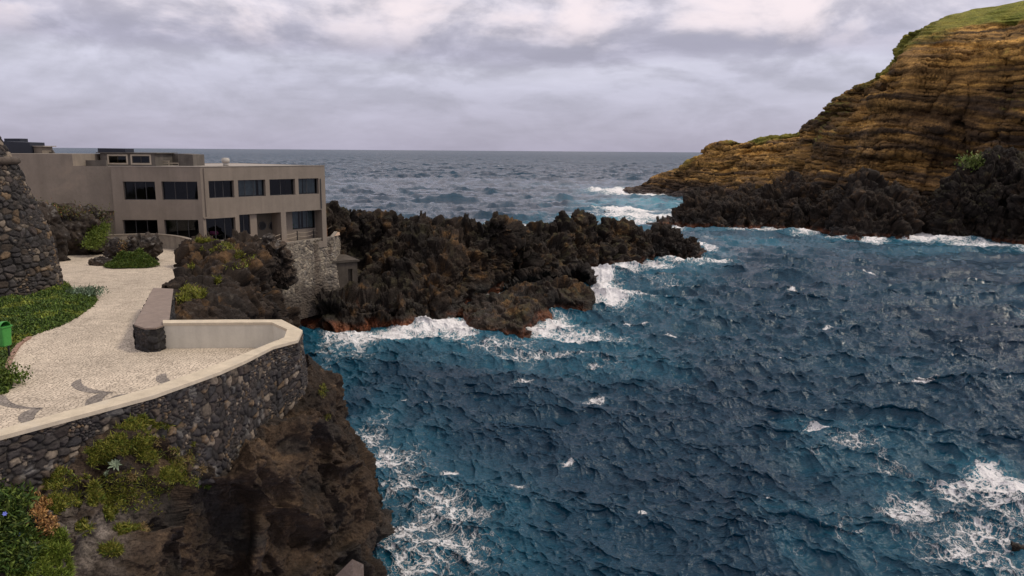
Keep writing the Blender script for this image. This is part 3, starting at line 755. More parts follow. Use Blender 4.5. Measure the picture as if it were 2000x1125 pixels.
g = lerp(np.array((.125, .145, .018)), np.array((.20, .20, .032)), np.clip(.5 + fbm(P * .25, 4), 0, 1))
c = lerp(c, g, grassy * (.80 + .15 * crest_x))
wet = 1 - sstep(P[..., 2], .8, 3)
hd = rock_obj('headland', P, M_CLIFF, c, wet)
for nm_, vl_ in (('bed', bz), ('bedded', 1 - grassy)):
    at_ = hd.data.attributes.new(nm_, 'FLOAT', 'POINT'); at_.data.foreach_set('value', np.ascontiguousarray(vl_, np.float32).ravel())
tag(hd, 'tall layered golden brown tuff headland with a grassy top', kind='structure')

LAVAX = 'black lava shelf with '
ridge('lava_shelf', 'long dark lava shelf at the foot of the layered cliff',
      [(1286, 436, 182), (1300, 430, 184), (1318, 420, 185), (1328, 400, 187), (1345, 386, 189), (1372, 374, 190), (1400, 366, 190), (1430, 372, 190), (1450, 366, 189), (1466, 358, 188), (1482, 374, 187), (1505, 364, 186), (1530, 352, 185), (1552, 338, 184), (1575, 346, 182), (1590, 358, 180), (1620, 372, 178), (1650, 366, 176), (1664, 350, 175), (1672, 334, 175), (1684, 344, 174), (1696, 334, 174), (1706, 345, 173), (1720, 352, 172), (1740, 360, 171), (1770, 372, 170), (1800, 384, 169), (1850, 402, 168), (1900, 420, 168)],
      [(1286, 439), (1320, 440), (1380, 445), (1450, 446), (1500, 447), (1580, 448), (1630, 457), (1660, 466), (1720, 466), (1770, 466), (1810, 463), (1900, 470)],
      (2, 14, 0), 760, 280, 12, 1.5, 6.0, 1286, 1900, ncol=110, drop=9.0, brown=.35, algae=.7, prof=((.30, .10), (.60, .28), (.86, .60)))
ridge('lava_stack', 'big grey black lava buttress at the right edge with a green tuft on its shoulder',
      [(1828, 440, 160), (1836, 400, 161), (1846, 372, 162), (1862, 346, 163), (1884, 326, 164), (1905, 312, 164), (1925, 296, 164), (1945, 288, 164), (1970, 292, 163), (2000, 300, 162), (2040, 306, 160), (2150, 280, 152)],
      [(1828, 466), (1850, 469), (1900, 470), (1960, 472), (2000, 477), (2150, 490)],
      (4, 16, 0), 420, 320, 13, 1.3, 5.0, 1828, 2150, brown=.2, moss=.12, algae=.5, prof=((.36, .06), (.66, .22), (.88, .52)))

# ------------------------------------------------------------------ plaza (paved terrace), its edge and the cliff below it
def tz(Y): return 9.5 - .8 * np.clip((np.asarray(Y, float) - 30) / 34.0, 0, 1.3)
def ter(px, py, dz=0.0):
    z = 9.3
    for _ in range(12):
        q = on(px, py, z + dz); z = float(tz(q[1]))
    return on(px, py, z + dz)
COPZ = 10.5
cop_out = [on(-330, 945, COPZ), on(-150, 894, COPZ), on(0, 852, COPZ), on(150, 812, COPZ), on(300, 772, COPZ), on(430, 726, COPZ), on(480, 704, COPZ), on(533, 677, COPZ), on(582, 664, COPZ), on(591, 645, COPZ), on(550, 624, COPZ), on(440, 624, COPZ), on(318, 625, COPZ)]
cop_in = [on(-330, 925, COPZ), on(-150, 877, COPZ), on(0, 838, COPZ), on(150, 797, COPZ), on(300, 755, COPZ), on(430, 709, COPZ), on(480, 689, COPZ), on(524, 671, COPZ), on(555, 659, COPZ), on(561, 643, COPZ), on(531, 629.5, COPZ), on(440, 630, COPZ), on(318, 631, COPZ)]
plaza_edge = [(cop_out[i] + cop_in[i]) / 2 for i in range(13)]
right_edge = [ter(330, 640), ter(335, 575), ter(352, 556), ter(372, 530), ter(385, 508), ter(392, 495), ter(380, 490), ter(300, 478), ter(190, 470), ter(60, 470), ter(-300, 470), ter(-600, 560), ter(-700, 900)]
def flat_patch(name, pts, mat, kind, label, dz=0.0, sub=0):
    bm = bmesh.new()
    vs = [bm.verts.new((q[0], q[1], float(tz(q[1])) + dz)) for q in pts]
    bm.faces.new(vs); bmesh.ops.triangulate(bm, faces=bm.faces[:])
    for yc_ in np.linspace(30, 66, 10):
        bmesh.ops.bisect_plane(bm, geom=bm.verts[:] + bm.edges[:] + bm.faces[:], plane_co=(0, yc_, 0), plane_no=(0, 1, 0))
    for v in bm.verts: v.co.z = float(tz(v.co.y)) + dz
    bmesh.ops.recalc_face_normals(bm, faces=bm.faces[:])
    if sum(f.normal.z for f in bm.faces) < 0: bmesh.ops.reverse_faces(bm, faces=bm.faces[:])
    me = bpy.data.meshes.new(name); bm.to_mesh(me); bm.free(); me.materials.append(mat)
    o = bpy.data.objects.new(name, me); C.objects.link(o)
    return tag(o, label, kind=kind)
flat_patch('pavement', plaza_edge + right_edge, M_COB, 'structure', 'pale cobbled promenade terrace above the sea')

# dark basalt waves set into the cobbles
def swirl_patch(poly, label):
    pts = [ter(x, y) for x, y in poly]
    P_ = np.array(pts); m_ = len(P_)
    Q = catmull(np.concatenate([P_, P_[:1]]), 48, .5)[:-1]
    return flat_patch('pavement_inlay', list(Q), M_COBD, 'structure', label, .006)
def z4(x, y): return x / 1817 * 420, 600 + y / 1125 * 260
swirl_patch([z4(*q) for q in [(598, 660), (625, 630), (682, 608), (690, 640), (720, 668), (800, 698), (960, 722), (900, 728), (780, 728), (690, 712), (640, 694)]], 'curved dark basalt wave set in the pale cobbles, the middle one')
swirl_patch([z4(*q) for q in [(940, 724), (900, 745), (870, 775), (850, 810), (780, 830), (722, 836), (725, 800), (755, 768), (820, 738), (890, 726)]], 'curved dark basalt wave touching the coping below the middle one')
swirl_patch([z4(*q) for q in [(-60, 760), (40, 745), (70, 785), (130, 820), (250, 846), (375, 850), (300, 860), (180, 858), (80, 846), (0, 826), (-60, 800)]], 'curved dark basalt wave at the left edge of the paving')
swirl_patch([z4(*q) for q in [(370, 852), (325, 880), (295, 920), (285, 945), (230, 968), (180, 976), (152, 950), (165, 915), (215, 880), (290, 858)]], 'curved dark basalt wave near the lowest stretch of coping')
swirl_patch([z4(*q) for q in [(1315, 600), (1340, 575), (1400, 562), (1412, 595), (1440, 628), (1400, 650), (1360, 645), (1325, 628)]], 'short dark basalt wave end beside the coping further along')
swirl_patch([z4(*q) for q in [(1085, 730), (1000, 742), (940, 765), (905, 795), (990, 775), (1060, 750)]], 'thin dark basalt sliver along the inner edge of the coping')

# ------------------------------------------------------------------ rubble masonry
STONE_DARK = np.array([(.040, .036, .035), (.052, .045, .042), (.030, .028, .029), (.070, .054, .042), (.045, .040, .039), (.038, .034, .034), (.060, .048, .043), (.034, .032, .033), (.050, .044, .043), (.13, .090, .055), (.042, .038, .038), (.19, .155, .12), (.056, .046, .040)])
STONE_PALE = np.array([(.26, .225, .18), (.20, .175, .145), (.16, .14, .12), (.30, .26, .20), (.12, .105, .09), (.23, .19, .15)])
def rubble(P, size, palette, mortar, seed, bulge=.5, pale=0.0, joint=.22, sq=1.25):
    """P: smooth wall grid (nv,nu,3). Returns displaced grid and colours: every stone a pillow of its own tone"""
    du = np.linalg.norm(np.diff(P, axis=1), axis=-1).mean(0); dv = np.linalg.norm(np.diff(P, axis=0), axis=-1).mean(1)
    u = np.concatenate([[0], np.cumsum(du)])[None, :] + np.zeros(P.shape[:2]); v = np.concatenate([[0], np.cumsum(dv)])[:, None] + np.zeros(P.shape[:2])
    q = np.stack([u, v, u * 0 + seed * 3.1], -1)
    k_s = 1 + .0 * u; u2 = u / (size * sq) + .30 * fbm(q / size * .55, 3); v2 = v / size + .30 * fbm(q / size * .55 + 40, 3)
    F1, F2, ID, CU, CV = worley2(u2, v2, seed)
    e = F2 - F1
    # small infill stones in part of the joints
    G1, G2, GD, _, _ = worley2(u / (size * .45) + 9, v / (size * .42) + 4, seed + 3)
    small = sstep(fbm(q / (size * 3) + 7, 2), .05, .30)
    r_ = RND[ID]
    dome = sstep(e, .03, .36) ** .7
    tilt = (r_[..., 0] - .5) * CU + (r_[..., 1] - .5) * CV
    d = dome * (.55 + .6 * r_[..., 2]) + tilt * .8 * dome
    eb = sstep(G2 - G1, .03, .4); d2 = eb * (.45 + .5 * RND[GD][..., 2])
    d = d * (1 - small) + d2 * small
    d = d + .16 * fbm(q / size * 3.3, 4) + .35 * (r_[..., 3] - .5) * dome
    n = grid_normals(P)
    P2 = P + n * ((d - .25) * size * bulge * .62)[..., None]
    pal = np.asarray(palette)
    ci = pal[(ID * 7 + seed) % len(pal)] * (.55 + .55 * r_[..., 3:4]); cs = pal[(GD * 5 + seed) % len(pal)] * (.75 + .5 * RND[GD][..., 3:4])
    c = lerp(ci, cs, small)
    c = c * (1 + .30 * fbm(q / size * 2.1 + 3, 3))[..., None]
    jt = np.where(small > .5, 1 - sstep(G2 - G1, 0, joint * 1.2), 1 - sstep(e, 0, joint))
    c = lerp(c, np.asarray(mortar), jt)
    c = lerp(c, np.array((.30, .29, .27)), sstep(fbm(q * 2.3 + 11, 4), .50, .75) * pale)
    return P2, np.clip(c, .008, .8)
def wall_grid(top, bot, res, flipn=False):
    """top/bot: matching polylines -> dense grid"""
    a, b2_ = np.array(top, float), np.array(bot, float)
    L = np.linalg.norm(np.diff(a, axis=0), axis=1).sum(); Hh = np.linalg.norm(a - b2_, axis=1).max()
    return loft([a, b2_], max(8, int(L / res)), max(8, int(Hh / res)), 0.0, 0.0)
def masonry(name, P, parent, size, palette=STONE_DARK, mortar=(.022, .020, .018), seed=1, mat=None, flip=False, **kw):
    if flip: P = P[:, ::-1]
    P2, c = rubble(P, size, palette, mortar, seed, **kw)
    return mesh_obj(name, P2.reshape(-1, 3), grid_faces(*P2.shape[:2]), mat or M_STONE, parent, col=c.reshape(-1, 3))

par = thing('parapet_wall', 'stone parapet with smooth beige coping and pale plastered inner side round the terrace corner', 'wall')
# coping slab
cp_mb = MB()
K = len(cop_out)
th_ = .10
for i in range(K - 1):
    a, b_, c_, d_ = cop_out[i], cop_out[i + 1], cop_in[i + 1], cop_in[i]
    dn = np.array([0, 0, -th_])
    cp_mb.quad(a, b_, c_, d_); cp_mb.quad(a + dn, b_ + dn, b_, a); cp_mb.quad(d_, c_, c_ + dn, d_ + dn); cp_mb.quad(d_ + dn, c_ + dn, b_ + dn, a + dn)
cpo = cp_mb.build('coping', M_COPING, par)
def inset(p_, q_, d_): return p_ + (q_ - p_) / np.linalg.norm(q_ - p_) * d_
inner = [inset(cop_in[i], cop_out[i], .03) for i in range(K)]; outer = [inset(cop_out[i], cop_in[i], .06) for i in range(K)]
pl_mb = MB()
for i in range(K - 1):
    a, b_ = inner[i] * 1.0, inner[i + 1] * 1.0
    a[2] = b_[2] = COPZ - th_; a0, b0 = a.copy(), b_.copy(); a0[2] = b0[2] = 9.3
    pl_mb.quad(a, b_, b0, a0)
pl_mb.build('plaster_face', M_PLASTER, par)
# drain slots at the foot of the short corner side
dm = MB()
pa_, pb_ = inner[9], inner[10]
dv_ = unit(pb_ - pa_); nn_ = np.array([dv_[1], -dv_[0], 0]); nn_ = nn_ if np.dot(nn_, CAM - pa_) > 0 else -nn_
for f_ in (.12, .36, .60):
    c_ = pa_ + (pb_ - pa_) * f_; c_ = np.array([c_[0], c_[1], 9.72])
    dm.box(c_ + nn_ * .0, dv_, nn_, .22, .085, .012)
dm.build('drain_slot', M_BLACKP, par)
# outer rubble face
wt, wb = [], []
depth_ = [2.0, 2.0, 2.0, 2.0, 2.4, 3.0, 2.7, 2.3, 1.7, 1.7, 3.0]
for i in range(11):
    o_ = outer[i].copy(); o_[2] = COPZ - th_
    cen = np.array([-14.0, 27.0, 0]); outd = o_ - (cop_in[i]); outd[2] = 0; outd = unit(outd)
    lo = o_ + outd * .10 * depth_[i]; lo[2] = COPZ - depth_[i] - .3
    wt.append(o_); wb.append(lo)
Pw = wall_grid(wt, wb, .022)
masonry('rubble_face', Pw, par, .21, seed=4, bulge=.62, pale=.25, mortar=(.014, .012, .011), flip=True)

# ------------------------------------------------------------------ natural cliff carrying the terrace
CL_rows_px = [
 # along each row: left to right past the silhouette, then round the back      (px, py, Y)
 [(-420, 960, 15.6), (-150, 905, 16.6), (0, 905, 17.3), (90, 890, 18.0), (170, 858, 18.2), (270, 812, 19.3), (350, 838, 20.4), (430, 800, 23.2), (500, 780, 25.0), (570, 745, 26.9), (606, 712, 28.2), (600, 690, 30.5), (560, 670, 33)],
 [(-420, 1010, 14.9), (-150, 970, 16.0), (0, 965, 16.8), (90, 930, 17.4), (170, 890, 17.7), (270, 848, 18.6), (350, 870, 20.8), (430, 905, 21.9), (500, 862, 23.4), (580, 812, 26.0), (640, 748, 28.4), (622, 720, 31), (570, 690, 34)],
 [(-420, 1080, 14.3), (-150, 1030, 15.4), (0, 1005, 16.2), (90, 985, 16.6), (170, 940, 17.2), (270, 900, 18.4), (360, 935, 19.9), (430, 945, 21.4), (500, 895, 22.9), (590, 850, 25.6), (654, 815, 28.2), (640, 780, 31), (590, 740, 35)],
 [(-420, 1130, 13.6), (-150, 1085, 14.5), (0, 1060, 15.4), (90, 1040, 15.9), (170, 1000, 16.7), (270, 965, 18.0), (370, 1000, 20.0), (440, 1000, 21.6), (510, 950, 23.0), (600, 910, 25.8), (684, 874, 28.0), (680, 850, 31), (620, 790, 36)],
 [(-420, 1200, 12.9), (-150, 1150, 13.7), (0, 1115, 14.7), (90, 1095, 15.3), (170, 1060, 16.3), (280, 1040, 17.7), (380, 1060, 19.7), (450, 1050, 21.7), (520, 1010, 22.9), (620, 980, 25.4), (705, 930, 27.6), (700, 910, 31), (650, 840, 36)],
 [(-420, 1300, 12.0), (-150, 1240, 12.8), (0, 1190, 13.9), (90, 1165, 14.8), (180, 1120, 16.0), (290, 1110, 17.4), (385, 1115, 19.4), (460, 1110, 21.8), (530, 1080, 22.6), (640, 1060, 24.9), (712, 1040, 27.0), (720, 1010, 31), (680, 900, 36)],
 [(-420, 1420, 11.3), (-150, 1340, 12.2), (0, 1280, 13.3), (90, 1250, 14.4), (190, 1200, 15.8), (300, 1190, 17.2), (395, 1190, 19.0), (470, 1180, 22.0), (560, 1170, 22.6), (680, 1150, 24.4), (738, 1128, 26.6), (750, 1080, 31), (700, 950, 36)],
 [(-420, 2200, 10.6), (-150, 2000, 11.6), (0, 1850, 12.9), (90, 1750, 14.0), (200, 1600, 15.6), (310, 1520, 16.8), (410, 1480, 18.4), (500, 1420, 20.4), (600, 1370, 22.2), (720, 1320, 24.0), (790, 1270, 26.2), (800, 1190, 31), (740, 1030, 36)],
]
P = loft(pixrows(None, CL_rows_px), 900, 640, .35, .35)
o_ = 4.2
# broad broken masses with deep cracks, then finer rough rock
fade = sstep(np.linspace(0, 1, P.shape[0])[:, None], 0.02, .16)
n0 = soft_normals(P, 30); n = n0
H, e = facet(P * np.array([.34, .34, .28]) + o_, .9)
P = P + n * ((1.0 * H - .65 * (1 - sstep(e, 0, .10)) * sstep(fbm(P * .3 + 50, 2), -.15, .25) + .30 * fbm(P * .5 + 4, 3)) * fade)[..., None]
n = unit(n0 + .4 * soft_normals(P, 12))
H, e = facet(P * 1.2 + 2, 1.1)
cx_, cy_ = proj(P.reshape(-1, 3)); cx_, cy_ = cx_.reshape(H.shape), cy_.reshape(H.shape)
mk = .3 + .9 * sstep(fbm(P * .6 + 15, 2), -.3, .4)
P = P + n * ((.20 * H * mk - .07 * (1 - sstep(e, 0, .10)) * mk * sstep(fbm(P * .7 + 22, 2), 0, .3) + .15 * (ridged(P * .9 + 9, 5) - .3) - .9 * np.exp(-(((cx_ - 487) / 26) ** 2 + ((cy_ - 1052) / 60) ** 2))) * (fade * .8 + .2))[..., None]
n = unit(n0 + .6 * soft_normals(P, 6))
P = P + n * (.055 * facet(P * 3.6 + 5, 1.3, .15)[0] + .040 * ridged(P * 4.3 + 2, 4))[..., None]
n = grid_normals(P)
a = fbm(P * .45 + 3, 4); b2 = fbm(P * 1.6, 4)
c = lerp(np.array((.018, .0135, .0105)), np.array((.048, .031, .019)), np.clip(.5 + .8 * a, 0, 1))
c = lerp(c, np.array((.10, .064, .036)), sstep(b2 + .4 * a, .35, .95) * .6)
c = lerp(c, np.array((.020, .018, .017)), sstep(fbm(P * .7 + 30, 3), .15, .5) * .7)
ppx, ppy = proj(P.reshape(-1, 3)); ppx, ppy = ppx.reshape(a.shape), ppy.reshape(a.shape)
grey = np.exp(-(((ppx - 150) / 90) ** 2 + ((ppy - 1040) / 90) ** 2)); c = lerp(c, np.array((.17, .145, .125)), np.clip(grey * (.55 + b2), 0, .8))
c = lerp(c, np.array((.10, .085, .07)), sstep(fbm(P * 3 + 5, 3) + .3 * n[..., 2], .5, .9) * .4)
wet = 1 - sstep(P[..., 2], .5, 2)
CLIFF_P, CLIFF_N = P.copy(), n.copy()
if np.mean((CLIFF_N * (CAM - CLIFF_P)).sum(-1)[:, 150:600] > 0) < .5: CLIFF_N = -CLIFF_N
cl_o = rock_obj('cliff', P, M_ROCKN, c, wet)
tag(cl_o, 'brown volcanic cliff below the promenade wall', kind='structure')

# ------------------------------------------------------------------ leaves and blades
def blades(base, normal, length, width, col, lean=.6, seed=0, bend=.35, outward=None):
    """one bent two-segment blade per base point"""
    r = np.random.default_rng(seed); N = len(base)
    d = unit(normal + lean * r.normal(size=(N, 3))); s = unit(np.cross(d, r.normal(size=(N, 3))))
    L = length * r.uniform(.5, 1.2, (N, 1)) * (1 + .9 * (r.random((N, 1)) < .08)); Wd = width * r.uniform(.7, 1.3, (N, 1))
    up = np.array([0, 0, 1.0])
    m_ = base + d * L * .55; t_ = m_ + unit(d + bend * unit(r.normal(size=(N, 3))) - bend * .4 * up) * L * .5
    V = np.stack([base - s * Wd * .35, base + s * Wd * .35, m_ + s * Wd * .5, m_ - s * Wd * .5, t_], 1).reshape(-1, 3)
    k = np.arange(N)[:, None] * 5
    q = np.concatenate([k, k + 1, k + 2, k + 3], 1); tr = np.concatenate([k + 3, k + 2, k + 4, k + 4], 1)
    cc = np.repeat(col, 5, axis=0).reshape(N, 5, 3) * np.array([.75, .75, 1.0, 1.0, 1.15])[None, :, None]
    faces = [tuple(x) for x in q] + [tuple(x[:3]) for x in tr]
    return V, faces, cc.reshape(-1, 3)
def tone(N, cols, seed, var=.25):
    r = np.random.default_rng(seed); p_ = np.asarray(cols)
    return p_[r.integers(0, len(p_), N)] * (1 + var * r.normal(size=(N, 1))).clip(.4, 1.8)
GREEN = [(.070, .115, .016), (.095, .135, .020), (.050, .085, .014), (.120, .140, .026)]
MOSS = [(.130, .140, .018), (.165, .165, .022), (.095, .115, .018), (.19, .17, .035)]
DRY = [(.26, .185, .075), (.20, .14, .06), (.32, .24, .12)]
DARKG = [(.040, .075, .014), (.055, .095, .017), (.030, .058, .013), (.085, .11, .022)]
def pick(Pg, Ng, spots, n_each, seed, facing=True):
    """random surface points of a rock grid inside the photo's patches of growth"""
    r = np.random.default_rng(seed)
    px, py = proj(Pg.reshape(-1, 3)); Nf = Ng.reshape(-1, 3); Pf = Pg.reshape(-1, 3)
    face = (Nf * (CAM - Pf)).sum(1) > 0
    base, nor, dens, dens2 = [], [], fbm(Pf * 1.7 + 3, 3), fbm(Pf * 6 + 8, 2)
    for (cx, cy, rx, ry, k) in spots:
        q = ((px - cx) / rx) ** 2 + ((py - cy) / ry) ** 2
        idx = np.nonzero((q + 1.1 * dens + .8 * dens2 < .85) & face)[0]
        if len(idx) == 0: continue
        s = r.choice(idx, int(n_each * k)); base.append(Pf[s] + r.normal(size=(len(s), 3)) * .015); nor.append(Nf[s])
    return np.concatenate(base), np.concatenate(nor)
def growth(name, label, Pg, Ng, spots, n_each, length, width, cols, seed, cat='plant', lean=.6, kind=None, upw=.8):
    bs, nr = pick(Pg, Ng, spots, n_each, seed)
    nr = unit(nr + np.array([0, 0, upw]))
    V, F, cc = blades(bs, nr, length, width, tone(len(bs), cols, seed + 1), lean, seed + 2)
    o = mesh_obj(name, V, F, M_LEAF, col=cc, smooth=False)
    return tag(o, label, cat if not kind else None, kind=kind)

growth('cliff_moss', 'yellow green moss and stonecrop growing over the top of the near cliff', CLIFF_P, CLIFF_N,
       [(200, 885, 40, 22, 1.8), (240, 872, 40, 18, 1.5), (300, 880, 40, 30, .8), (320, 850, 34, 30, .8), (240, 950, 60, 40, .5), (360, 900, 30, 40, .7), (130, 960, 40, 30, .5), (280, 960, 60, 40, .3), (270, 825, 34, 16, 1.3), (285, 805, 22, 12, .8), (330, 850, 16, 30, 1.0), (345, 890, 16, 30, .9), (340, 925, 30, 12, 1.2), (100, 935, 24, 24, 1.2), (100, 985, 22, 16, .8), (185, 955, 14, 14, .5), (205, 970, 18, 10, .5), (215, 1000, 14, 14, .4), (250, 1035, 24, 9, 1.0), (270, 870, 20, 10, .6), (160, 1030, 14, 12, .4), (215, 1075, 20, 10, .4), (430, 840, 8, 8, .15), (630, 765, 8, 14, .2), (290, 890, 18, 8, .4), (180, 975, 8, 14, .25), (640, 815, 5, 8, .1), (370, 940, 20, 12, .4)],
       3600, .10, .018, MOSS + [GREEN[0], (.20, .19, .03)], 31, kind='stuff', lean=.8)
growth('dry_grass', 'straw coloured dry grass hanging on the near cliff', CLIFF_P, CLIFF_N,
       [(355, 900, 22, 22, 1.3), (335, 870, 12, 18, .7), (390, 915, 12, 14, .5), (278, 1035, 10, 9, .6), (255, 930, 12, 6, .3), (310, 865, 10, 8, .3)], 900, .13, .010, DRY, 41, kind='stuff', lean=.7, upw=.2)
growth('leafy_weeds', 'small green leafy weeds in the rock crevice beside the rubble face', CLIFF_P, CLIFF_N,
       [(352, 840, 10, 16, 1.0), (275, 812, 20, 8, .8), (370, 862, 12, 10, .5), (388, 945, 6, 6, .3), (405, 950, 6, 5, .3), (345, 835, 8, 8, .5), (375, 780, 5, 5, .15)], 420, .085, .035, GREEN, 51, kind='stuff', lean=.9)

# flowering shrub, mossy bank and dead shrub in the lower left corner
def shrub(name, label, cat, spots, n, length, width, cols, seed, radius, part='foliage', lean=1.0):
    r = np.random.default_rng(seed)
    bs, nr = pick(CLIFF_P, CLIFF_N, spots, n, seed)
    hgt = radius * r.random((len(bs), 1)) ** .7 * (.6 + .5 * fbm(bs * 2.2, 2)[:, None])
    tp = bs + unit(nr + np.array([0, 0, .8])) * hgt
    root = thing(name, label, cat)
    V, F, cc = blades(tp, unit(nr + np.array([0, 0, .4])), length, width, tone(len(tp), cols, seed + 1), lean, seed + 2, .5)
    mesh_obj(part, V, F, M_LEAF, root, col=cc, smooth=False)
    st = MB()
    for k in r.choice(len(bs), 40): st.tube([bs[k], (bs[k] + tp[k]) / 2 + r.normal(size=3) * .03, tp[k]], [.010, .007, .004], 5)
    st_o = st.build('stems', M_TWIG, root); st_o['kind'] = 'stuff'
    return root, tp, nr
M_TWIG = plain('twig_bark', (.10, .075, .05), .9, .2, 8)
M_PETAL = plain('blue_petal', (.16, .20, .62), .6, .1)
sh, stp, snr = shrub('shrub', 'dark leafy shrub with blue flowers in the bottom left corner', 'shrub', [(10, 1010, 60, 60, 1.0), (40, 1060, 40, 50, .7), (-60, 1030, 80, 80, 1.0), (20, 1090, 50, 40, .5)], 2600, .14, .040, DARKG + [GREEN[1]], 61, .40)
px_, py_ = proj(stp)
for (fx, fy) in ((24, 1032), (40, 1044), (8, 1003)):
    k = np.argmin((px_ - fx) ** 2 + (py_ - fy) ** 2); c0 = stp[k] + unit(CAM - stp[k]) * .10
    fm = MB()
    ax = unit(CAM - c0); e1 = unit(np.cross(ax, [0, 0, 1.0])); e2_ = np.cross(ax, e1)
    for q in range(6):
        th = q * pi / 3; d = cos(th) * e1 + sin(th) * e2_; s_ = -sin(th) * e1 + cos(th) * e2_
        fm.poly([c0, c0 + d * .03 + s_ * .018 + ax * .012, c0 + d * .055 + ax * .005, c0 + d * .03 - s_ * .018 + ax * .012])
    fm.build('flower', M_PETAL, sh)
shrub('dead_shrub', 'withered orange brown shrub beside the green one under the wall', 'shrub', [(75, 1000, 18, 30, 1.0), (90, 1030, 18, 22, .8), (62, 975, 10, 16, .4), (88, 985, 10, 14, .3)], 700, .075, .032, [(.36, .19, .06), (.28, .14, .05), (.42, .26, .10), (.20, .10, .04)], 71, .22)
growth('moss_bank', 'bright green mossy bank at the bottom left', CLIFF_P, CLIFF_N, [(80, 1085, 50, 45, 2.6), (95, 1120, 40, 40, 1.6), (60, 1140, 60, 40, 1.6), (110, 1060, 22, 26, .7)], 5200, .085, .016, [(.12, .17, .02), (.16, .19, .03), (.085, .13, .018)], 81, kind='stuff', lean=.7)

def rosette(px, py, R0, label, seed):
    fx, fy = proj(CLIFF_P.reshape(-1, 3)); Pf, Nf = CLIFF_P.reshape(-1, 3), CLIFF_N.reshape(-1, 3)
    ok = (np.abs(fx - px) < 6) & (np.abs(fy - py) < 6) & ((Nf * (CAM - Pf)).sum(1) > 0)
    idx = np.nonzero(ok)[0]; k = idx[np.argmin(np.linalg.norm(Pf[idx] - CAM, axis=1))]
    c0 = Pf[k]; ax = unit(Nf[k] + np.array([0, 0, .6])); e1 = unit(np.cross(ax, [.3, .1, 1.0])); e2_ = np.cross(ax, e1)
    root = thing('agave', label, 'succulent', 'pale agave rosettes on the near cliff'); root.location = c0
    r = np.random.default_rng(seed); nl = 22
    for q in range(nl):
        th = q * 2.399; lift_ = .25 + .95 * q / nl; L = R0 * (1.05 - .45 * q / nl) * r.uniform(.9, 1.1)
        d = unit((cos(th) * e1 + sin(th) * e2_) + ax * lift_); s_ = unit(np.cross(d, ax)); u_ = np.cross(s_, d)
        vs, fs = [], []
        for i, (f_, w_) in enumerate(((0, .10), (.3, .15), (.6, .13), (.85, .07), (1.0, .008))):
            cpt = ax * .02 + d * L * f_ - ax * L * .18 * f_ ** 2
            vs += [cpt - s_ * L * w_ + u_ * L * .05, cpt, cpt + s_ * L * w_ + u_ * L * .05, cpt - u_ * L * .025]
        for i in range(4):
            b_ = i * 4
            fs += [(b_, b_ + 1, b_ + 5, b_ + 4), (b_ + 1, b_ + 2, b_ + 6, b_ + 5), (b_ + 2, b_ + 3, b_ + 7, b_ + 6), (b_ + 3, b_, b_ + 4, b_ + 7)]
        mesh_obj('leaf', np.array(vs), fs, M_AGAVE, root)
M_AGAVE = plain('agave_leaf', (.24, .30, .20), .55, .12, 8)
rosette(228, 911, .20, 'larger pale green agave rosette on the cliff below the coping', 1)
rosette(204, 931, .11, 'smaller pale green agave rosette just below the larger one', 2)

# broken concrete block at the cliff foot
cb = MB()
q0, q1, q2, q3 = at(650, 1130, 23.8), at(688, 1092, 24.1), at(710, 1102, 24.4), at(676, 1146, 24.0)
dn = np.array([0, 0, -1.6])
cb.prism([q0 + dn, q3 + dn, q2 + dn, q1 + dn], [q0, q3, q2, q1])
tag(cb.build('concrete_block', plain('weathered_block', (.15, .115, .095), .92, .25, 4, .012, 0, ((.24, .21, .18), 6, .56, .5))), 'broken grey concrete block lying at the bottom of the near cliff', 'concrete block')

# ------------------------------------------------------------------ bench-like end wall with sloping cement top
sw = thing('end_wall', 'thick dark rubble wall with flat mauve cement top between promenade and rock', 'wall')
bh = 10.42
cap = [on(262, 634, bh), on(283, 641, bh), on(305, 640, bh), on(322, 634, bh), on(331, 622, bh), on(338.5, 564, bh), on(299.5, 562, bh)]
capo = MB(); capo.prism([p_ - np.array([0, 0, .06]) for p_ in cap][::-1] if False else [p_ - np.array([0, 0, .06]) for p_ in cap], cap)
capo.build('cement_top', M_BENCH, sw)
cen = sum(cap) / len(cap)
loop = [p_ + unit((cen - p_) * np.array([1, 1, 0])) * .02 - np.array([0, 0, .06]) for p_ in cap]; loop.append(loop[0])
top_ = catmull(np.array(loop), 60, .15)
bot_ = top_ + unit((top_ - cen) * np.array([1, 1, 0])) * np.array([.06, .06, 0]); bot_[:, 2] = [float(tz(q[1])) - .12 for q in bot_]
masonry('rubble_face', wall_grid(list(top_), list(bot_), .025), sw, .26, seed=9, bulge=.45, palette=STONE_DARK[:7], flip=True)

# ------------------------------------------------------------------ old stone tower on the left
tw = thing('stone_tower', 'battered old tower of dark lava rubble with a rounded string course at the left edge', 'tower')
tc = np.array(ter(122, 576)); RB = 5.2
tcx, tcy = tc[0] - RB * .97, tc[1] + 1.3
def tower_ring(px, py):
    p_ = at(px, py, tcy - .6); return (p_[0] - tcx), p_[2]
prof_t = [(122, 590), (121, 560), (108, 500), (95, 455), (72, 405), (52, 365), (36, 330), (30, 318)]
def ring_fit(px, py):
    """radius whose outline touches the surveyed outline point at that height"""
    z_ = tower_ring(px, py)[1]; a_ = np.linspace(-pi, pi, 181); r0, r1 = .3, 9.0
    for _ in range(30):
        rm = (r0 + r1) / 2; x_ = proj(np.stack([tcx + rm * np.cos(a_), tcy + rm * np.sin(a_), a_ * 0 + z_], -1))[0].max()
        r0, r1 = (rm, r1) if x_ < px else (r0, rm)
    return rm, z_
rz = [ring_fit(*q) for q in prof_t]
angs = np.linspace(radians(-200), radians(30), 30)
def ring_rows(rz_): return [[np.array([tcx + r_ * cos(a_), tcy + r_ * sin(a_), z_]) for a_ in angs] for r_, z_ in rz_]
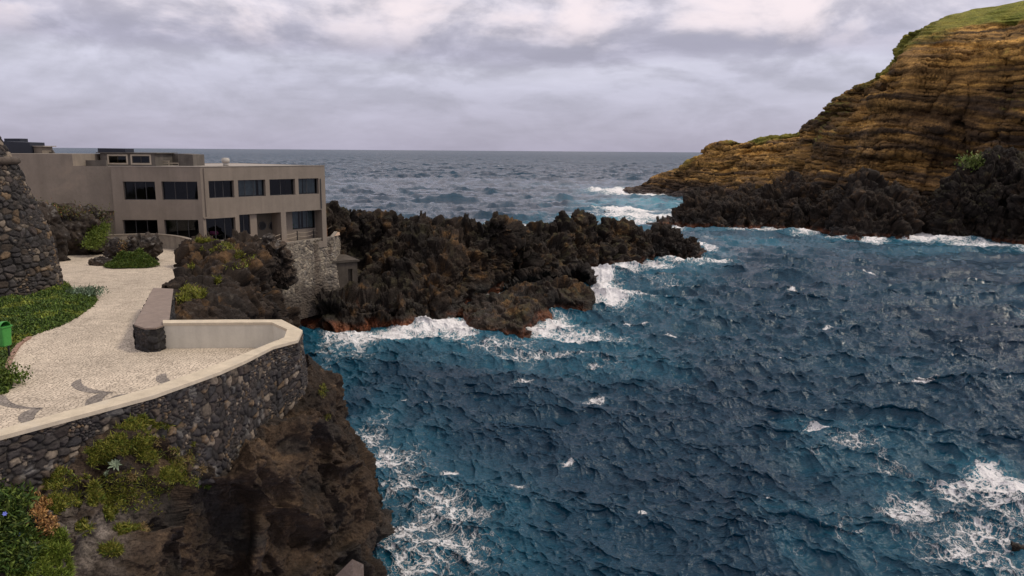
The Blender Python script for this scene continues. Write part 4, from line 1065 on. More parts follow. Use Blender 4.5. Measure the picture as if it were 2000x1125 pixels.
Pt = loft(ring_rows(rz[::-1]), 560, 250, .5, .3)
masonry('masonry', Pt, tw, .34, seed=14, bulge=.62, pale=.12, flip=True)
rc, zc0 = ring_fit(29, 318)
ringp = [np.array([tcx + (rc + .10) * cos(a_), tcy + (rc + .10) * sin(a_), zc0 + .10]) for a_ in np.linspace(radians(-200), radians(30), 60)]
sc_mb = MB(); sc_mb.tube(ringp, .21, 10); sc_mb.build('string_course', stone_mat('course_stone', 1, .03), tw, True)
sc_o = tw.children[-1]
me_ = sc_o.data; ca = me_.color_attributes.new('col', 'FLOAT_COLOR', 'POINT'); ca.data.foreach_set('color', np.tile(np.array([.085, .068, .056, 1], np.float32), len(me_.vertices)))
rz2 = [ring_fit(*q) for q in [(24, 312), (18, 300), (10, 288), (4, 276), (-6, 262)]]
masonry('parapet', loft(ring_rows(rz2[::-1]), 420, 70, .5, .3), tw, .36, seed=15, bulge=.6, flip=True)

# ------------------------------------------------------------------ planted bed, kerb and litter bin
bed_px = [(118, 556), (124, 550), (134, 556), (142, 566), (152, 571), (172, 571), (186, 577), (190, 588), (180, 600), (160, 614), (140, 627), (112, 640), (80, 650), (52, 662), (34, 676), (20, 700), (13, 725), (16, 736), (24, 740), (24, 756), (14, 770), (-30, 775), (-120, 760), (-160, 640), (-60, 590), (40, 585)]
bed = np.array([ter(x, y) for x, y in bed_px])
def inside(pts, poly):
    x, y = pts[:, 0], pts[:, 1]; ins = np.zeros(len(pts), bool); k = len(poly)
    for i in range(k):
        x1, y1, x2, y2 = *poly[i, :2], *poly[(i + 1) % k, :2]
        ins ^= ((y1 > y) != (y2 > y)) & (x < (x2 - x1) * (y - y1) / (y2 - y1 + 1e-12) + x1)
    return ins
def edge_dist(pts, poly):
    d = np.full(len(pts), 1e9); k = len(poly)
    for i in range(k):
        a_, b_ = poly[i, :2], poly[(i + 1) % k, :2]; ab = b_ - a_
        t_ = np.clip(((pts[:, :2] - a_) @ ab) / (ab @ ab), 0, 1)[:, None]
        d = np.minimum(d, np.linalg.norm(pts[:, :2] - (a_ + ab * t_), axis=1))
    return d
def bed_height(pts, poly, hmax, ramp_=1.0):
    return hmax * sstep(edge_dist(pts, poly), 0, ramp_) * (.75 + .5 * fbm(np.c_[pts[:, :2] * .9, pts[:, 0] * 0], 3))
M_SOIL = plain('planted_soil', (.030, .042, .012), .95, .3, 6, .02)
lo_, hi_ = bed.min(0), bed.max(0)
gx_, gy_ = np.meshgrid(np.arange(lo_[0], hi_[0], .16), np.arange(lo_[1], hi_[1], .16))
gp = np.c_[gx_.ravel(), gy_.ravel(), gx_.ravel() * 0]
ins = inside(gp, bed); hgt = np.where(ins, bed_height(gp, bed, .26, 1.0), -.05)
gp[:, 2] = tz(gp[:, 1]) + hgt - .02
fc_ = grid_faces(*gx_.shape); keep = ins[fc_].any(1)
r = np.random.default_rng(91)
N = 46000
pt = np.c_[r.uniform(lo_[0], hi_[0], N * 3), r.uniform(lo_[1], hi_[1], N * 3), np.zeros(N * 3)]
pt = pt[inside(pt, bed)][:N]; hh_ = bed_height(pt, bed, .30, 1.0); pt[:, 2] = tz(pt[:, 1]) + hh_ * r.uniform(.8, 1.05, len(pt))
patch = fbm(np.c_[pt[:, :2] * .7, pt[:, 0] * 0 + 5], 3)
cols = tone(len(pt), DARKG[:3] + [GREEN[0], GREEN[1], (.075, .13, .02), (.09, .145, .022)], 92); cols = np.where(patch[:, None] > .25, cols * np.array([1.9, 1.45, 1.3]), cols)
V, F, cc = blades(pt, np.tile([0, 0, 1.0], (len(pt), 1)), .12, .055, cols, .9, 93, .6)
soil = mesh_obj('soil', gp, fc_[keep], M_SOIL)
gc = mesh_obj('ground_cover', V, F, M_LEAF, col=cc, smooth=False)
tag(gc, 'dense dark green ground cover plants around the tower foot', kind='stuff')
soil.name = 'planting_bed'; tag(soil, 'low mound of dark soil under the ground cover', kind='structure')
# glaucous clump at the bed's tip
r = np.random.default_rng(95); N = 900
cpt = np.array(ter(170, 581)); bs = cpt + np.c_[r.normal(size=N) * .42, r.normal(size=N) * .35, r.random(N) * .38 + .1]
V, F, cc = blades(bs, np.tile([0, 0, 1.0], (N, 1)), .16, .045, tone(N, [(.13, .19, .12), (.10, .15, .09), (.17, .22, .15)], 96), .9, 97)
tag(mesh_obj('grey_leaved_plant', V, F, M_LEAF, col=cc, smooth=False), 'grey green leafy plant at the tip of the planted bed', 'plant')
N = 1300
cpt = np.array(ter(8, 752)); bs = cpt + np.c_[r.normal(size=N) * .30, r.normal(size=N) * .28, np.abs(r.normal(size=N)) * .2 + .08]
V, F, cc = blades(bs, np.tile([0, 0, 1.0], (N, 1)), .11, .05, tone(N, GREEN[:3], 98), .9, 99)
tag(mesh_obj('bush', V, F, M_LEAF, col=cc, smooth=False), 'small rounded green bush on the paving edge at far left', 'bush')
kp = [ter(x, y) for x, y in [(58, 660), (40, 672), (28, 688), (19, 706), (14, 722), (13, 734)]]
kq = catmull(np.array(kp), 14, .5); km = MB()
for i in range(13):
    a_, b_ = kq[i], kq[i + 1]; d = unit(b_ - a_); s_ = np.array([-d[1], d[0], 0]); L_ = np.linalg.norm(b_ - a_)
    cc_ = (a_ + b_) / 2; cc_[2] = float(tz(cc_[1])) - .05; km.box(cc_, d, s_, .11 + .015 * random.random(), L_ / 2 - .008, .075)
tag(km.build('kerb', M_KERB), 'short curved brick kerb along the planted bed', kind='structure')

bn = thing('litter_bin', 'bright green plastic litter bin with round red badge at the left edge', 'litter bin')
bc = np.array(ter(4, 703)); bY = bc[1]
ux = np.array([cos(.25), -sin(.25), 0]); uy = np.array([sin(.25), cos(.25), 0])
ztop, zbot = at(6, 636, bY)[2], at(6, 675, bY)[2]
def rrect(c, hx_, hy_, z, r_, k=5):
    out = []
    for (sx, sy, a0) in ((1, 1, 0), (-1, 1, pi / 2), (-1, -1, pi), (1, -1, 3 * pi / 2)):
        for i in range(k):
            a_ = a0 + pi / 2 * i / (k - 1); x_ = sx * (hx_ - r_) + r_ * cos(a_); y_ = sy * (hy_ - r_) + r_ * sin(a_)
            p_ = c + ux * x_ + uy * y_; out.append(np.array([p_[0], p_[1], z]))
    return out
bc2 = at(4, 655, bY); hb_ = .265
def stack(rings, name, mat, parent):
    vs = [p_ for rg in rings for p_ in rg]; k = len(rings[0]); fs = []
    for i in range(len(rings) - 1):
        for q in range(k):
            q2 = (q + 1) % k; fs.append((i * k + q, i * k + q2, (i + 1) * k + q2, (i + 1) * k + q))
    fs.append(tuple(range(k - 1, -1, -1))); fs.append(tuple((len(rings) - 1) * k + q for q in range(k)))
    return mesh_obj(name, np.array(vs), fs, mat, parent, smooth=False)
hz = ztop - zbot
body = stack([rrect(bc2, .205, .16, zbot, .05), rrect(bc2, .225, .175, zbot + .03, .06), rrect(bc2, .26, .205, zbot + hz * .93, .06), rrect(bc2, .29, .235, zbot + hz * .94, .06), rrect(bc2, .29, .235, ztop, .06), rrect(bc2, .25, .20, ztop, .05), rrect(bc2, .25, .20, ztop - .03, .05)], 'body', M_GREENB, bn)
# hooded lid open at the right hand side
lid_v, lid_f = [], []
for i, x_ in enumerate(np.linspace(-.27, .20, 9)):
    rise = .16 * math.sin(min(1, (x_ + .27) / .40) * pi / 2)
    for q in range(9):
        a_ = pi * q / 8; p_ = bc2 + ux * x_ + uy * (.20 * cos(a_)); lid_v.append(np.array([p_[0], p_[1], ztop + .005 + max(.01, rise) * math.sin(a_)]))
for i in range(8):
    for q in range(8): lid_f.append((i * 9 + q, i * 9 + q + 1, (i + 1) * 9 + q + 1, (i + 1) * 9 + q))
lo_o = mesh_obj('lid', np.array(lid_v), lid_f, M_GREENB, bn, smooth=True)
sm_ = lo_o.modifiers.new('thickness', 'SOLIDIFY'); sm_.thickness = .012
fcent = bc2 - uy * .245
bmv = MB()
def disc(c, r_, nrm, k=20):
    e1 = ux; e2_ = np.array([0, 0, 1.0]); return [c + nrm + r_ * (cos(2 * pi * i / k) * e1 + sin(2 * pi * i / k) * e2_) for i in range(k)]
bcx = at(4, 654, bY); bcx = bcx - uy * (.230 + .012)
mb1 = MB(); mb1.prism(disc(bcx, .082, uy * .03), disc(bcx, .082, -uy * .004)); bo = mb1.build('badge', M_BADGE, bn)
mb2 = MB(); mb2.prism(disc(bcx, .060, uy * .0), disc(bcx, .060, -uy * .008)); mb2.build('badge_centre', M_REDSP, bo)
pm = MB(); pc = bc2 + uy * .29 - ux * .1; pm.tube([np.array([pc[0], pc[1], float(tz(pc[1])) - .1]), np.array([pc[0], pc[1], ztop - .05])], .035, 8); pm.build('post', M_BLACKP, bn)

# ------------------------------------------------------------------ restaurant building
ZB = 8.2
A0, AA = at(222, 400, 65.0), at(395, 400, 65.6)
BB = at(636.5, 400, 75.0)
LL = at(-90, 400, 64.4)
for q in (A0, AA, BB, LL): q[2] = 0
ZR = float(np.mean([at(300, 325.6, 65.2)[2], at(630, 323.6, 74.8)[2]]))
ZRL = at(90, 300.5, 64.8)[2]
bld = thing('restaurant_building', 'two storey flat roofed grey brown building with dark ribbon windows above the rocks', 'building')
CENB = (A0 + AA + BB) / 3 + np.array([-6, 14, 0])
def fframe(p, q):
    d = unit(q - p); n = np.array([d[1], -d[0], 0.0])
    if np.dot(n, CENB - p) > 0: n = -n
    return d, n, float(np.linalg.norm(q - p))
def uz(p, q, px, py, off=0.0):
    d, n, L = fframe(p, q); h = on_plane(px, py, p - n * off, n); return float(np.dot(h - p, d)), float(h[2])
def wall_sheet(mb, p, q, z0, z1, holes, t=.35):
    """outer sheet of a wall with openings cut through and their reveals"""
    d, n, L = fframe(p, q)
    us = sorted({0.0, L, *[h[0] for h in holes], *[h[1] for h in holes]}); zs = sorted({z0, z1, *[max(z0, h[2]) for h in holes], *[h[3] for h in holes]})
    W_ = lambda u, z, k=0.0: np.array([*(p + d * u - n * k)[:2], z])
    for i in range(len(us) - 1):
        for j in range(len(zs) - 1):
            um, zm = (us[i] + us[i + 1]) / 2, (zs[j] + zs[j + 1]) / 2
            if any(h[0] < um < h[1] and h[2] < zm < h[3] for h in holes): continue
            mb.quad(W_(us[i], zs[j]), W_(us[i + 1], zs[j]), W_(us[i + 1], zs[j + 1]), W_(us[i], zs[j + 1]))
    for h in holes:
        u0, u1, a_, b_ = h[:4]; a_ = max(a_, z0)
        tt = h[4] if len(h) > 4 else t
        mb.quad(W_(u0, a_), W_(u0, b_), W_(u0, b_, tt), W_(u0, a_, tt)); mb.quad(W_(u1, b_), W_(u1, a_), W_(u1, a_, tt), W_(u1, b_, tt))
        mb.quad(W_(u0, b_), W_(u1, b_), W_(u1, b_, tt), W_(u0, b_, tt)); mb.quad(W_(u0, a_, tt), W_(u1, a_, tt), W_(u1, a_), W_(u0, a_))
def window(p, q, h, mull, t=.30, frame=M_FRAME, fw=.05, name='window', blinds=0, parent=None):
    d, n, L = fframe(p, q); u0, u1, z0, z1 = h[:4]
    W_ = lambda u, z, k: np.array([*(p + d * u - n * k)[:2], z])
    mb = MB()
    def bar(ua, ub, za, zb, k=t, dd=.05):
        b0 = [W_(ua, za, k), W_(ub, za, k), W_(ub, za, k + dd), W_(ua, za, k + dd)]
        mb.prism(b0, [x + np.array([0, 0, zb - za]) for x in b0])
    bar(u0, u1, z0, z0 + fw); bar(u0, u1, z1 - fw, z1); bar(u0, u0 + fw, z0 + fw, z1 - fw); bar(u1 - fw, u1, z0 + fw, z1 - fw)
    for f_ in mull: um = u0 + (u1 - u0) * f_; bar(um - fw * .5, um + fw * .5, z0 + fw, z1 - fw)
    w_ = mb.build(name, frame, parent or bld)
    g = MB(); g.quad(W_(u0 + fw, z0 + fw, t + .03), W_(u1 - fw, z0 + fw, t + .03), W_(u1 - fw, z1 - fw, t + .03), W_(u0 + fw, z1 - fw, t + .03)); g.build('pane', M_GLASS, w_)
    if blinds:
        c_ = MB(); r = random.Random(int(u0 * 100))
        us = np.linspace(u0 + fw, u1 - fw, blinds)
        for i in range(blinds - 1):
            k0 = t + .20 + .10 * (i % 2); k1 = t + .20 + .10 * ((i + 1) % 2)
            if r.random() < .18: continue
            c_.quad(W_(us[i], z0 + .1, k0), W_(us[i + 1], z0 + .1, k1), W_(us[i + 1], z1 - fw, k1), W_(us[i], z1 - fw, k0))
        c_.build('curtain', M_CURT, w_)
    return w_
def hole(p, q, x0, x1, yt, yb, xa=None, xb=None):
    u0, zt = uz(p, q, x0, yt); u1, _ = uz(p, q, x1, yt); _, zb = uz(p, q, (x0 + x1) / 2, yb)
    _, zt = uz(p, q, (x0 + x1) / 2, yt); return [u0, u1, zb, zt]
FL = [hole(A0, AA, 239.5, 302, 354.5, 390.5), hole(A0, AA, 314.5, 385, 354.5, 390.5), hole(A0, AA, 239, 307, 429.5, 470), hole(A0, AA, 320, 387, 429.5, 470)]
FR = [hole(AA, BB, 407, 456.5, 354, 388), hole(AA, BB, 464.5, 518, 351.5, 384), hole(AA, BB, 526, 576, 349.5, 381.5), hole(AA, BB, 582.5, 622, 347.8, 378.3)]
GR = [hole(AA, BB, 402, 459.5, 426, 467), hole(AA, BB, 467, 548.5, 418, 474), hole(AA, BB, 558, 628.5, 411, 462)]
for h in FL[2:]: h[2] = ZB + .75
GR[0][2] = ZB + .9; GR[1][2] = ZB; GR[2][2] = ZB
GR[1][3] = GR[2][3] = (GR[1][3] + GR[2][3]) / 2
GR[1].append(1.6); GR[2].append(1.1)
fz = FR[0]; zt_ = np.mean([h[3] for h in FR]); zb_ = np.mean([h[2] for h in FR])
for h in FR: h[2], h[3] = zb_, zt_
zt_ = np.mean([h[3] for h in FL[:2]]); 
wl = MB()
wall_sheet(wl, A0, AA, ZB - .6, ZR, FL)
wall_sheet(wl, AA, BB, ZB - .6, ZR, FR + GR)
dR, nR, LR = fframe(AA, BB)
BK = BB - nR * 16; A0K = A0 + np.array([-.5, 16, 0])
def V3(p, z): return np.array([p[0], p[1], z])
wl.quad(V3(BB, ZB - .6), V3(BK, ZB - .6), V3(BK, ZR), V3(BB, ZR))
wl.quad(V3(BK, ZB - .6), V3(A0K, ZB - .6), V3(A0K, ZR), V3(BK, ZR))
nL_ = fframe(A0, AA)[1]
A0b = A0 - nL_ * .38
wl.quad(V3(A0K, ZB - .6), V3(A0b, ZB - .6), V3(A0b, ZR), V3(A0K, ZR))
wl.quad(V3(A0, ZB - .6), V3(A0b, ZB - .6), V3(A0b, ZR), V3(A0, ZR))          # return of the projecting bay
wl.build('wall', M_RENDER, bld)
# plain wing on the left, upper storey overhanging
wg = MB()
Lb = LL - nL_ * .38
zov = at(190, 411.5, 65.4)[2]
xs_ = at(142, 320, 65.2); S0 = Lb + (A0b - Lb) * ((xs_[0] - Lb[0]) / (A0b[0] - Lb[0]))
wall_sheet(wg, Lb, S0, zov, ZRL, [], 0); wall_sheet(wg, S0, A0b, zov, ZR + .02, [], 0)
bkv = np.array([0, .7, 0])
wg.quad(V3(Lb, zov), V3(A0b, zov), V3(A0b + bkv, zov), V3(Lb + bkv, zov))
wall_sheet(wg, Lb + bkv, A0b + bkv, ZB - .6, zov, [], 0)
bk2 = np.array([0, .45, 0])
wg.quad(V3(S0, ZR), V3(S0 + bk2 * 14, ZR), V3(S0 + bk2 * 14, ZRL), V3(S0, ZRL))
wg.quad(V3(Lb, ZRL), V3(S0, ZRL), V3(S0 + bk2 * 14, ZRL), V3(Lb + bk2 * 14, ZRL))
wg.build('wing_wall', M_RENDERL, bld)
rf = MB(); rf.poly([V3(A0b + np.array([0, .02, 0]), ZR - .03), V3(AA - nR * .02, ZR - .03), V3(BB - nR * .02, ZR - .03), V3(BK, ZR - .03), V3(A0K, ZR - .03), V3(A0b + np.array([-14, 16, 0]), ZR - .03), V3(S0 + np.array([0.02, .1, 0]), ZR - .03)])
rf.build('roof', M_ROOF, bld)
ed = MB()
for (p_, q_) in ((A0, AA), (AA, BB)):
    d, n, L = fframe(p_, q_); s_ = p_ + n * .04; e_ = q_ + n * .04
    b0 = [V3(s_, ZR), V3(e_, ZR), V3(e_ - n * .3, ZR), V3(s_ - n * .3, ZR)]
    ed.prism(b0, [x + np.array([0, 0, .045]) for x in b0])
ed.build('roof_edging', M_ROOF, bld)
fl = MB(); zm = at(330, 412, 65.3)[2]
A1 = A0 - nL_ * .5; 
for z_ in (zm, ZB - .1): fl.poly([V3(A1, z_), V3(AA - nR * .45 + np.array([.2, .4, 0]), z_), V3(BB - nR * .5 - dR * .1, z_), V3(BK - dR * .1, z_), V3(A0K, z_)])
mid1, mid2 = AA - nR * 7, BB - nR * 7
fl.quad(V3(A0 - nL_ * 6, ZB - .1), V3(mid1 + np.array([0, 1, 0]), ZB - .1), V3(mid1 + np.array([0, 1, 0]), ZR - .1), V3(A0 - nL_ * 6, ZR - .1))
fl.quad(V3(mid1, ZB - .1), V3(mid2, ZB - .1), V3(mid2, ZR - .1), V3(mid1, ZR - .1))
fl.build('interior', M_INT, bld)
for h in FL: window(A0, AA, h, (.34, .67))
for i, h in enumerate(FR): window(AA, BB, h, (.30, .62) if i in (0,) else ((.30, .62) if i == 1 else (.48,)), blinds=14 if i == 3 else (9 if i == 1 else 0))
window(AA, BB, GR[0], (.36, .68))
# recessed entrance with two portholes, side window and glazed bay
d, n, L = fframe(AA, BB)
u0, u1, z0, z1 = GR[1][:4]
def W_(u, z, k): return np.array([*(AA + dR * u - nR * k)[:2], z])
sw0, _ = uz(AA, BB, 467, 440); sw1, _ = uz(AA, BB, 492, 440)
wz0 = uz(AA, BB, 480, 459)[1]; wz1 = uz(AA, BB, 480, 421)[1]
rc_ = MB()
um = uz(AA, BB, 505, 440)[0]
p1, q1 = AA + dR * u0 - nR * .25, AA + dR * um - nR * .25
hs_ = [0.0 + .02, sw1 - u0, wz0, z1 - .02]
wall_sheet(rc_, p1, q1, ZB - .05, z1, [hs_], .2)
rc_.quad(W_(um, ZB - .05, .25), W_(um, z1, .25), W_(um, z1, 1.6), W_(um, ZB - .05, 1.6))
rc_.build('entrance_side_wall', M_RENDER, bld)
window(p1, q1, hs_, (.5,), t=.12)
pb = MB()
ph = [uz(AA, BB, 512.5, 441, 1.6), uz(AA, BB, 532, 441, 1.6)]
pb.quad(W_(um, ZB - .05, 1.6), W_(u1, ZB - .05, 1.6), W_(u1, z1, 1.6), W_(um, z1, 1.6))
bwall = pb.build('entrance_wall', plain('entrance_paint', (.12, .105, .085), .8, .1, 1.0, .004), bld)
for (uu, zz_) in ph:
    pm_ = MB(); c0 = W_(uu, zz_, 1.57)
    ring = [c0 + .36 * (cos(2 * pi * i / 28) * dR + sin(2 * pi * i / 28) * np.array([0, 0, 1.0])) for i in range(29)]
    pm_.tube(ring, .05, 6); po = pm_.build('porthole', M_FRAME, bwall)
    g = MB(); g.poly([c0 - nR * .0 + .35 * (cos(2 * pi * i / 28) * dR + sin(2 * pi * i / 28) * np.array([0, 0, 1.0])) for i in range(28)]); g.build('porthole_pane', plain('porthole_glass', (.02, .03, .035), .08, .1), po) if False else g.build('porthole_pane', M_BLACKP, po)
u0, u1, z0, z1 = GR[2][:4]
bw = MB(); p2, q2 = AA + dR * (u0 + .0) - nR * 1.1, AA + dR * u1 - nR * 1.1
hu0, _ = uz(AA, BB, 571, 430, 1.1); hz0 = uz(AA, BB, 600, 446.5, 1.1)[1]
h3 = [hu0 - u0, u1 - u0 - .03, hz0, z1 - .03]
wall_sheet(bw, p2, q2, ZB - .05, z1, [h3], .15)
bw.build('bay_wall', M_RENDER, bld)
window(p2, q2, h3, (.33, .64), t=.08, blinds=16)
# downpipes
dp = MB()
for (px_, y0_, y1_) in ((393.5, 328, 425), (625.3, 349, 407)):
    u_, za = uz(AA, BB, px_ + 4 if px_ < 400 else px_, y0_); zb2 = uz(AA, BB, px_ + 4 if px_ < 400 else px_, y1_)[1]
    dp2 = MB(); dp2.tube([W_(u_, za, -.05), W_(u_, zb2, -.05)], .05, 6); dp2.build('downpipe', M_RENDER if px_ < 400 else M_FRAME, bld)
lg = MB(); u_, za = uz(AA, BB, 396, 427); lg.prism([W_(0, za, -.10), W_(.5, za, -.10), W_(.5, za, .0), W_(0, za, .0)], [W_(0, za + .12, -.10), W_(.5, za + .12, -.10), W_(.5, za + .12, .0), W_(0, za + .12, .0)]); lg.build('ledge', M_RENDER, bld)

# things on the roof
def rbox(mb, x0, x1, yt, yb, Y, dep, yt2=None, z0=None):
    a_, b_ = at(x0, yb, Y), at(x1, yb, Y); zt1 = at(x0, yt, Y)[2]; zt2 = at(x1, yt if yt2 is None else yt2, Y)[2]
    zb = min(a_[2], b_[2]) if z0 is None else z0
    k = np.array([0, dep, 0])
    mb.prism([V3(a_, zb), V3(b_, zb), V3(b_ + k, zb), V3(a_ + k, zb)], [V3(a_, zt1), V3(b_, zt2), V3(b_ + k, zt2), V3(a_ + k, zt1)])
Yh = 69.0
hut = MB(); ZRr = ZR - .03
dd_ = unit(np.array([1.0, 0, 0]))
hA, hB = at(196, 310, Yh), at(303, 310, Yh); hA[2] = hB[2] = 0
zt_h = at(250, 299.5, Yh)[2]
ws = [hole(hA, hB, 209, 249, 301.5, 322.5), hole(hA, hB, 254.5, 294.5, 301.5, 322.5)]
for h in ws: h[2] = max(h[2], ZRr + .12)
wall_sheet(hut, hA, hB, ZRr, zt_h, ws, .2)
hAk, hBk = hA + np.array([0, 4, 0]), hB + np.array([0, 4, 0])
hut.quad(V3(hB, ZRr), V3(hBk, ZRr), V3(hBk, zt_h), V3(hB, zt_h)); hut.quad(V3(hAk, ZRr), V3(hA, ZRr), V3(hA, zt_h), V3(hAk, zt_h)); hut.quad(V3(hBk, ZRr), V3(hAk, ZRr), V3(hAk, zt_h), V3(hBk, zt_h))
ho = hut.build('roof_lantern', M_DARKC, bld)
sl_ = MB(); b0 = [V3(hA + np.array([-.25, -.2, 0]), zt_h), V3(hB + np.array([.25, -.2, 0]), zt_h), V3(hBk + np.array([.25, .2, 0]), zt_h), V3(hAk + np.array([-.25, .2, 0]), zt_h)]
sl_.prism(b0, [x + np.array([0, 0, .07]) for x in b0]); sl_.build('lantern_roof', M_DARKC, ho)
for h in ws:
    o_ = window(hA, hB, [h[0], h[1], h[2], h[3]], (), t=-.03, frame=M_WHITEF, fw=.13, name='lantern_window', parent=ho)
    i_ = [h[0] + .13, h[1] - .13, h[2] + .13, h[3] - .13]
    mb = MB(); fr_ = window(hA, hB, i_, (.5,), t=.01, frame=M_WOODF, fw=.07, name='inner_frame', parent=ho)
nb = MB(); rbox(nb, 191.5, 245, 289.5, 300, Yh + .3, 1.6, 290.5, zt_h + .07); nb.build('roof_box', M_NAVY, bld)
bx = MB(); rbox(bx, 303, 349, 300.3, 326, Yh + 3.5, .3, z0=ZRr); rbox(bx, 349.5, 378, 300, 326, Yh + 1.5, 2.6, 302, ZRr); bx.build('roof_parapet', M_DARKC, bld)
bx = MB(); rbox(bx, 141.9, 208, 313, 326, 67.2, .25, z0=ZRr); bx.build('roof_kerb', M_DARKC, bld)
bx = MB(); rbox(bx, 142.5, 192, 306, 324, 73.5, .3, z0=ZRr); bx.build('roof_kerb', M_DARKC, bld)
for (x0, x1, yt) in ((312, 350, 318), (318, 331, 314)):
    bx = MB(); rbox(bx, x0, x1, yt, yt + 1.2, 70.5, .06); rbox(bx, x0 + .3, x0 + 1.2, yt + 1.2, 326, 70.52, .05, z0=ZRr); rbox(bx, x1 - 1.5, x1 - .4, yt + 1.2, 326, 70.52, .05, z0=ZRr); bx.build('roof_rail', M_WHITEF, bld)
vt = at(441, 322, 72); vm = MB(); vz = ZRr
vm.lathe((vt[0], vt[1], vz), [(.24, 0), (.24, .22), (.20, .24), (.30, .28), (.36, .42), (.37, .58), (.34, .60), (.34, .66), (.30, .72), (.16, .74)], 18)
vent = vm.build('roof_vent', M_PALE, bld, True)
# dark plant boxes on the higher wing roof
bx = MB(); rbox(bx, 8, 60, 276, 301, 69, 2.2, 278, ZRL - .4); tag(bx.build('plant_box', M_NAVY), 'larger navy blue equipment box on the roof of the left wing', 'equipment box', 'navy equipment boxes on the roof')
bx = MB(); rbox(bx, 11, 41.5, 270.5, 300, 72.0, 1.2, z0=ZRL - .4); tag(bx.build('plant_box', M_NAVY), 'taller narrower navy equipment box behind the larger navy one', 'equipment box', 'navy equipment boxes on the roof')
bx = MB(); rbox(bx, 60.5, 83, 286.5, 302, 69.5, 1.6, z0=ZRL - .4); ro_ = bx.build('roof_cabin', M_RENDERL); tag(ro_, 'small beige roof cabin beside the navy boxes', 'roof cabin')
bx = MB(); rbox(bx, 60.2, 84.5, 284.6, 286.2, 69.3, 2.0); bx.build('cabin_roof', M_ROOF, ro_)
bx = MB(); rbox(bx, 83.5, 103, 297.2, 302, 70.5, .4, z0=ZRL - .4); rbox(bx, 100.5, 103, 293.5, 297.1, 70.5, .2); bx.build('roof_upstand', M_DARKC, bld)
r = random.Random(5); db = MB()
for k in range(16):
    c_ = at(150 + r.random() * 22, 308 + r.random() * 3, 71 + r.random() * 1.5); th = r.random() * 3
    db.box(V3(c_, ZRr + .35 + r.random() * .45), (cos(th), sin(th), 0), (-sin(th), cos(th), 0), .04, .15 + r.random() * .35, .06)
rbox(db, 148, 178, 312, 325, 71.5, 2.0, z0=ZRr)
tag(db.build('plank_pile', M_WHITEF), 'untidy pile of pale scrap boards on the flat roof', 'pile')
# what shows behind the glass
pl_ = W_(hu0 + .35, ZB + 1.0, 1.75); rr2 = np.random.default_rng(4); N = 160
bs = pl_ + rr2.normal(size=(N, 3)) * np.array([.10, .10, .28]) + np.array([0, 0, .55])
V, F, cc = blades(bs, np.tile([0, 0, 1.0], (N, 1)), .28, .09, tone(N, [(.12, .34, .03), (.16, .42, .04)], 4), .9, 5)
pt_ = thing('potted_plant', 'bright green potted plant behind the glass of the right hand ground floor bay', 'plant')
mesh_obj('foliage', V, F, M_LEAF, pt_, col=cc, smooth=False)
pk = MB(); pk.lathe(V3(pl_, ZB - .1), [(.16, 0), (.22, 1.0), (.20, 1.0), (.19, .95)], 14); pk.build('pot', M_DARKC, pt_)
u_, z_ = uz(AA, BB, 429, 461); tb = thing('table', 'small dark table inside the left ground floor window', 'table')
mb = MB(); mb.box(W_(u_, z_ - .06, 1.2), dR, nR, .05, .9, .4); mb.build('table_top', M_DARKC, tb)
for sx in (-.8, .8):
    for sy in (-.3, .3):
        l_ = MB(); l_.box(W_(u_ + sx, ZB - .1, 1.2 + sy), dR, nR, z_ - .06 - ZB + .1, .03, .03); l_.build('leg', M_DARKC, tb)
ic = bmesh.new(); bmesh.ops.create_icosphere(ic, subdivisions=3, radius=1.0)
for v in ic.verts:
    k = 1 + .25 * float(perlin(np.array([v.co.x * 1.5, v.co.y * 1.5, v.co.z * 1.5]))); v.co = Vector((v.co.x * .42 * k, v.co.y * .28 * k, v.co.z * .20 * k + .17))
me = bpy.data.meshes.new('cushion'); ic.to_mesh(me); ic.free(); me.materials.append(M_PINK)
cu = bpy.data.objects.new('cushion', me); C.objects.link(cu); cu.location = Vector(W_(u_ + .1, z_ - .01, 1.15)); tag(cu, 'bright pink cloth bundle on the table behind the left ground floor window', 'cloth')

# ------------------------------------------------------------------ deck, retaining wall, rope fence
zd = ZB + .25
Wt = [on(468, 497, zd), on(487, 489, zd), on(510, 484, zd), on(535, 479, zd), on(570, 473.5, zd), (on(605, 468.5, zd)), on(636, 464.5, zd), on(650, 463.5, zd)]
side = on(651, 462, zd) + np.array([-1.0, 7, 0])
dk = MB(); inn = [BB + np.array([.6, 3, 0]), BB - nR * .3, AA - nR * .3]
dk.poly([V3(q, zd - .02) for q in Wt] + [V3(side, zd - .02)] + [V3(q, zd - .02) for q in inn])
tag(dk.build('terrace_deck', M_DECK), 'narrow terracotta tiled deck along the restaurant front', kind='structure')
rw = thing('retaining_wall', 'tall pale lichen covered rubble retaining wall under the restaurant deck', 'wall')
cen = sum(Wt) / len(Wt)
tl = [V3(q, zd) for q in Wt] + [V3(side, zd)]
bl = []
for i, q in enumerate(tl):
    nx = np.array([.64, -.77, 0]) if i < 7 else (np.array([.9, -.4, 0]) if i == 7 else np.array([1, -.1, 0])); g_ = q + nx * .75; g_[2] = 1.2; bl.append(g_)
Pr = loft([tl, bl], 420, 260, 0.0, 0.0)
Pr2, c = rubble(Pr[:, ::-1], .30, STONE_PALE, (.17, .15, .125), 21, bulge=.55, pale=.3, joint=.12)
hv = Pr2[..., 2]; k_ = fbm(Pr2 * .5, 4)
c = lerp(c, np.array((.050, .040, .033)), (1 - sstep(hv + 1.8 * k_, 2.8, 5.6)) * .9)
c = lerp(c, np.array((.075, .058, .045)), sstep(fbm(Pr2 * np.array([.7, .7, .22]) + 4, 4), .2, .65) * .7)
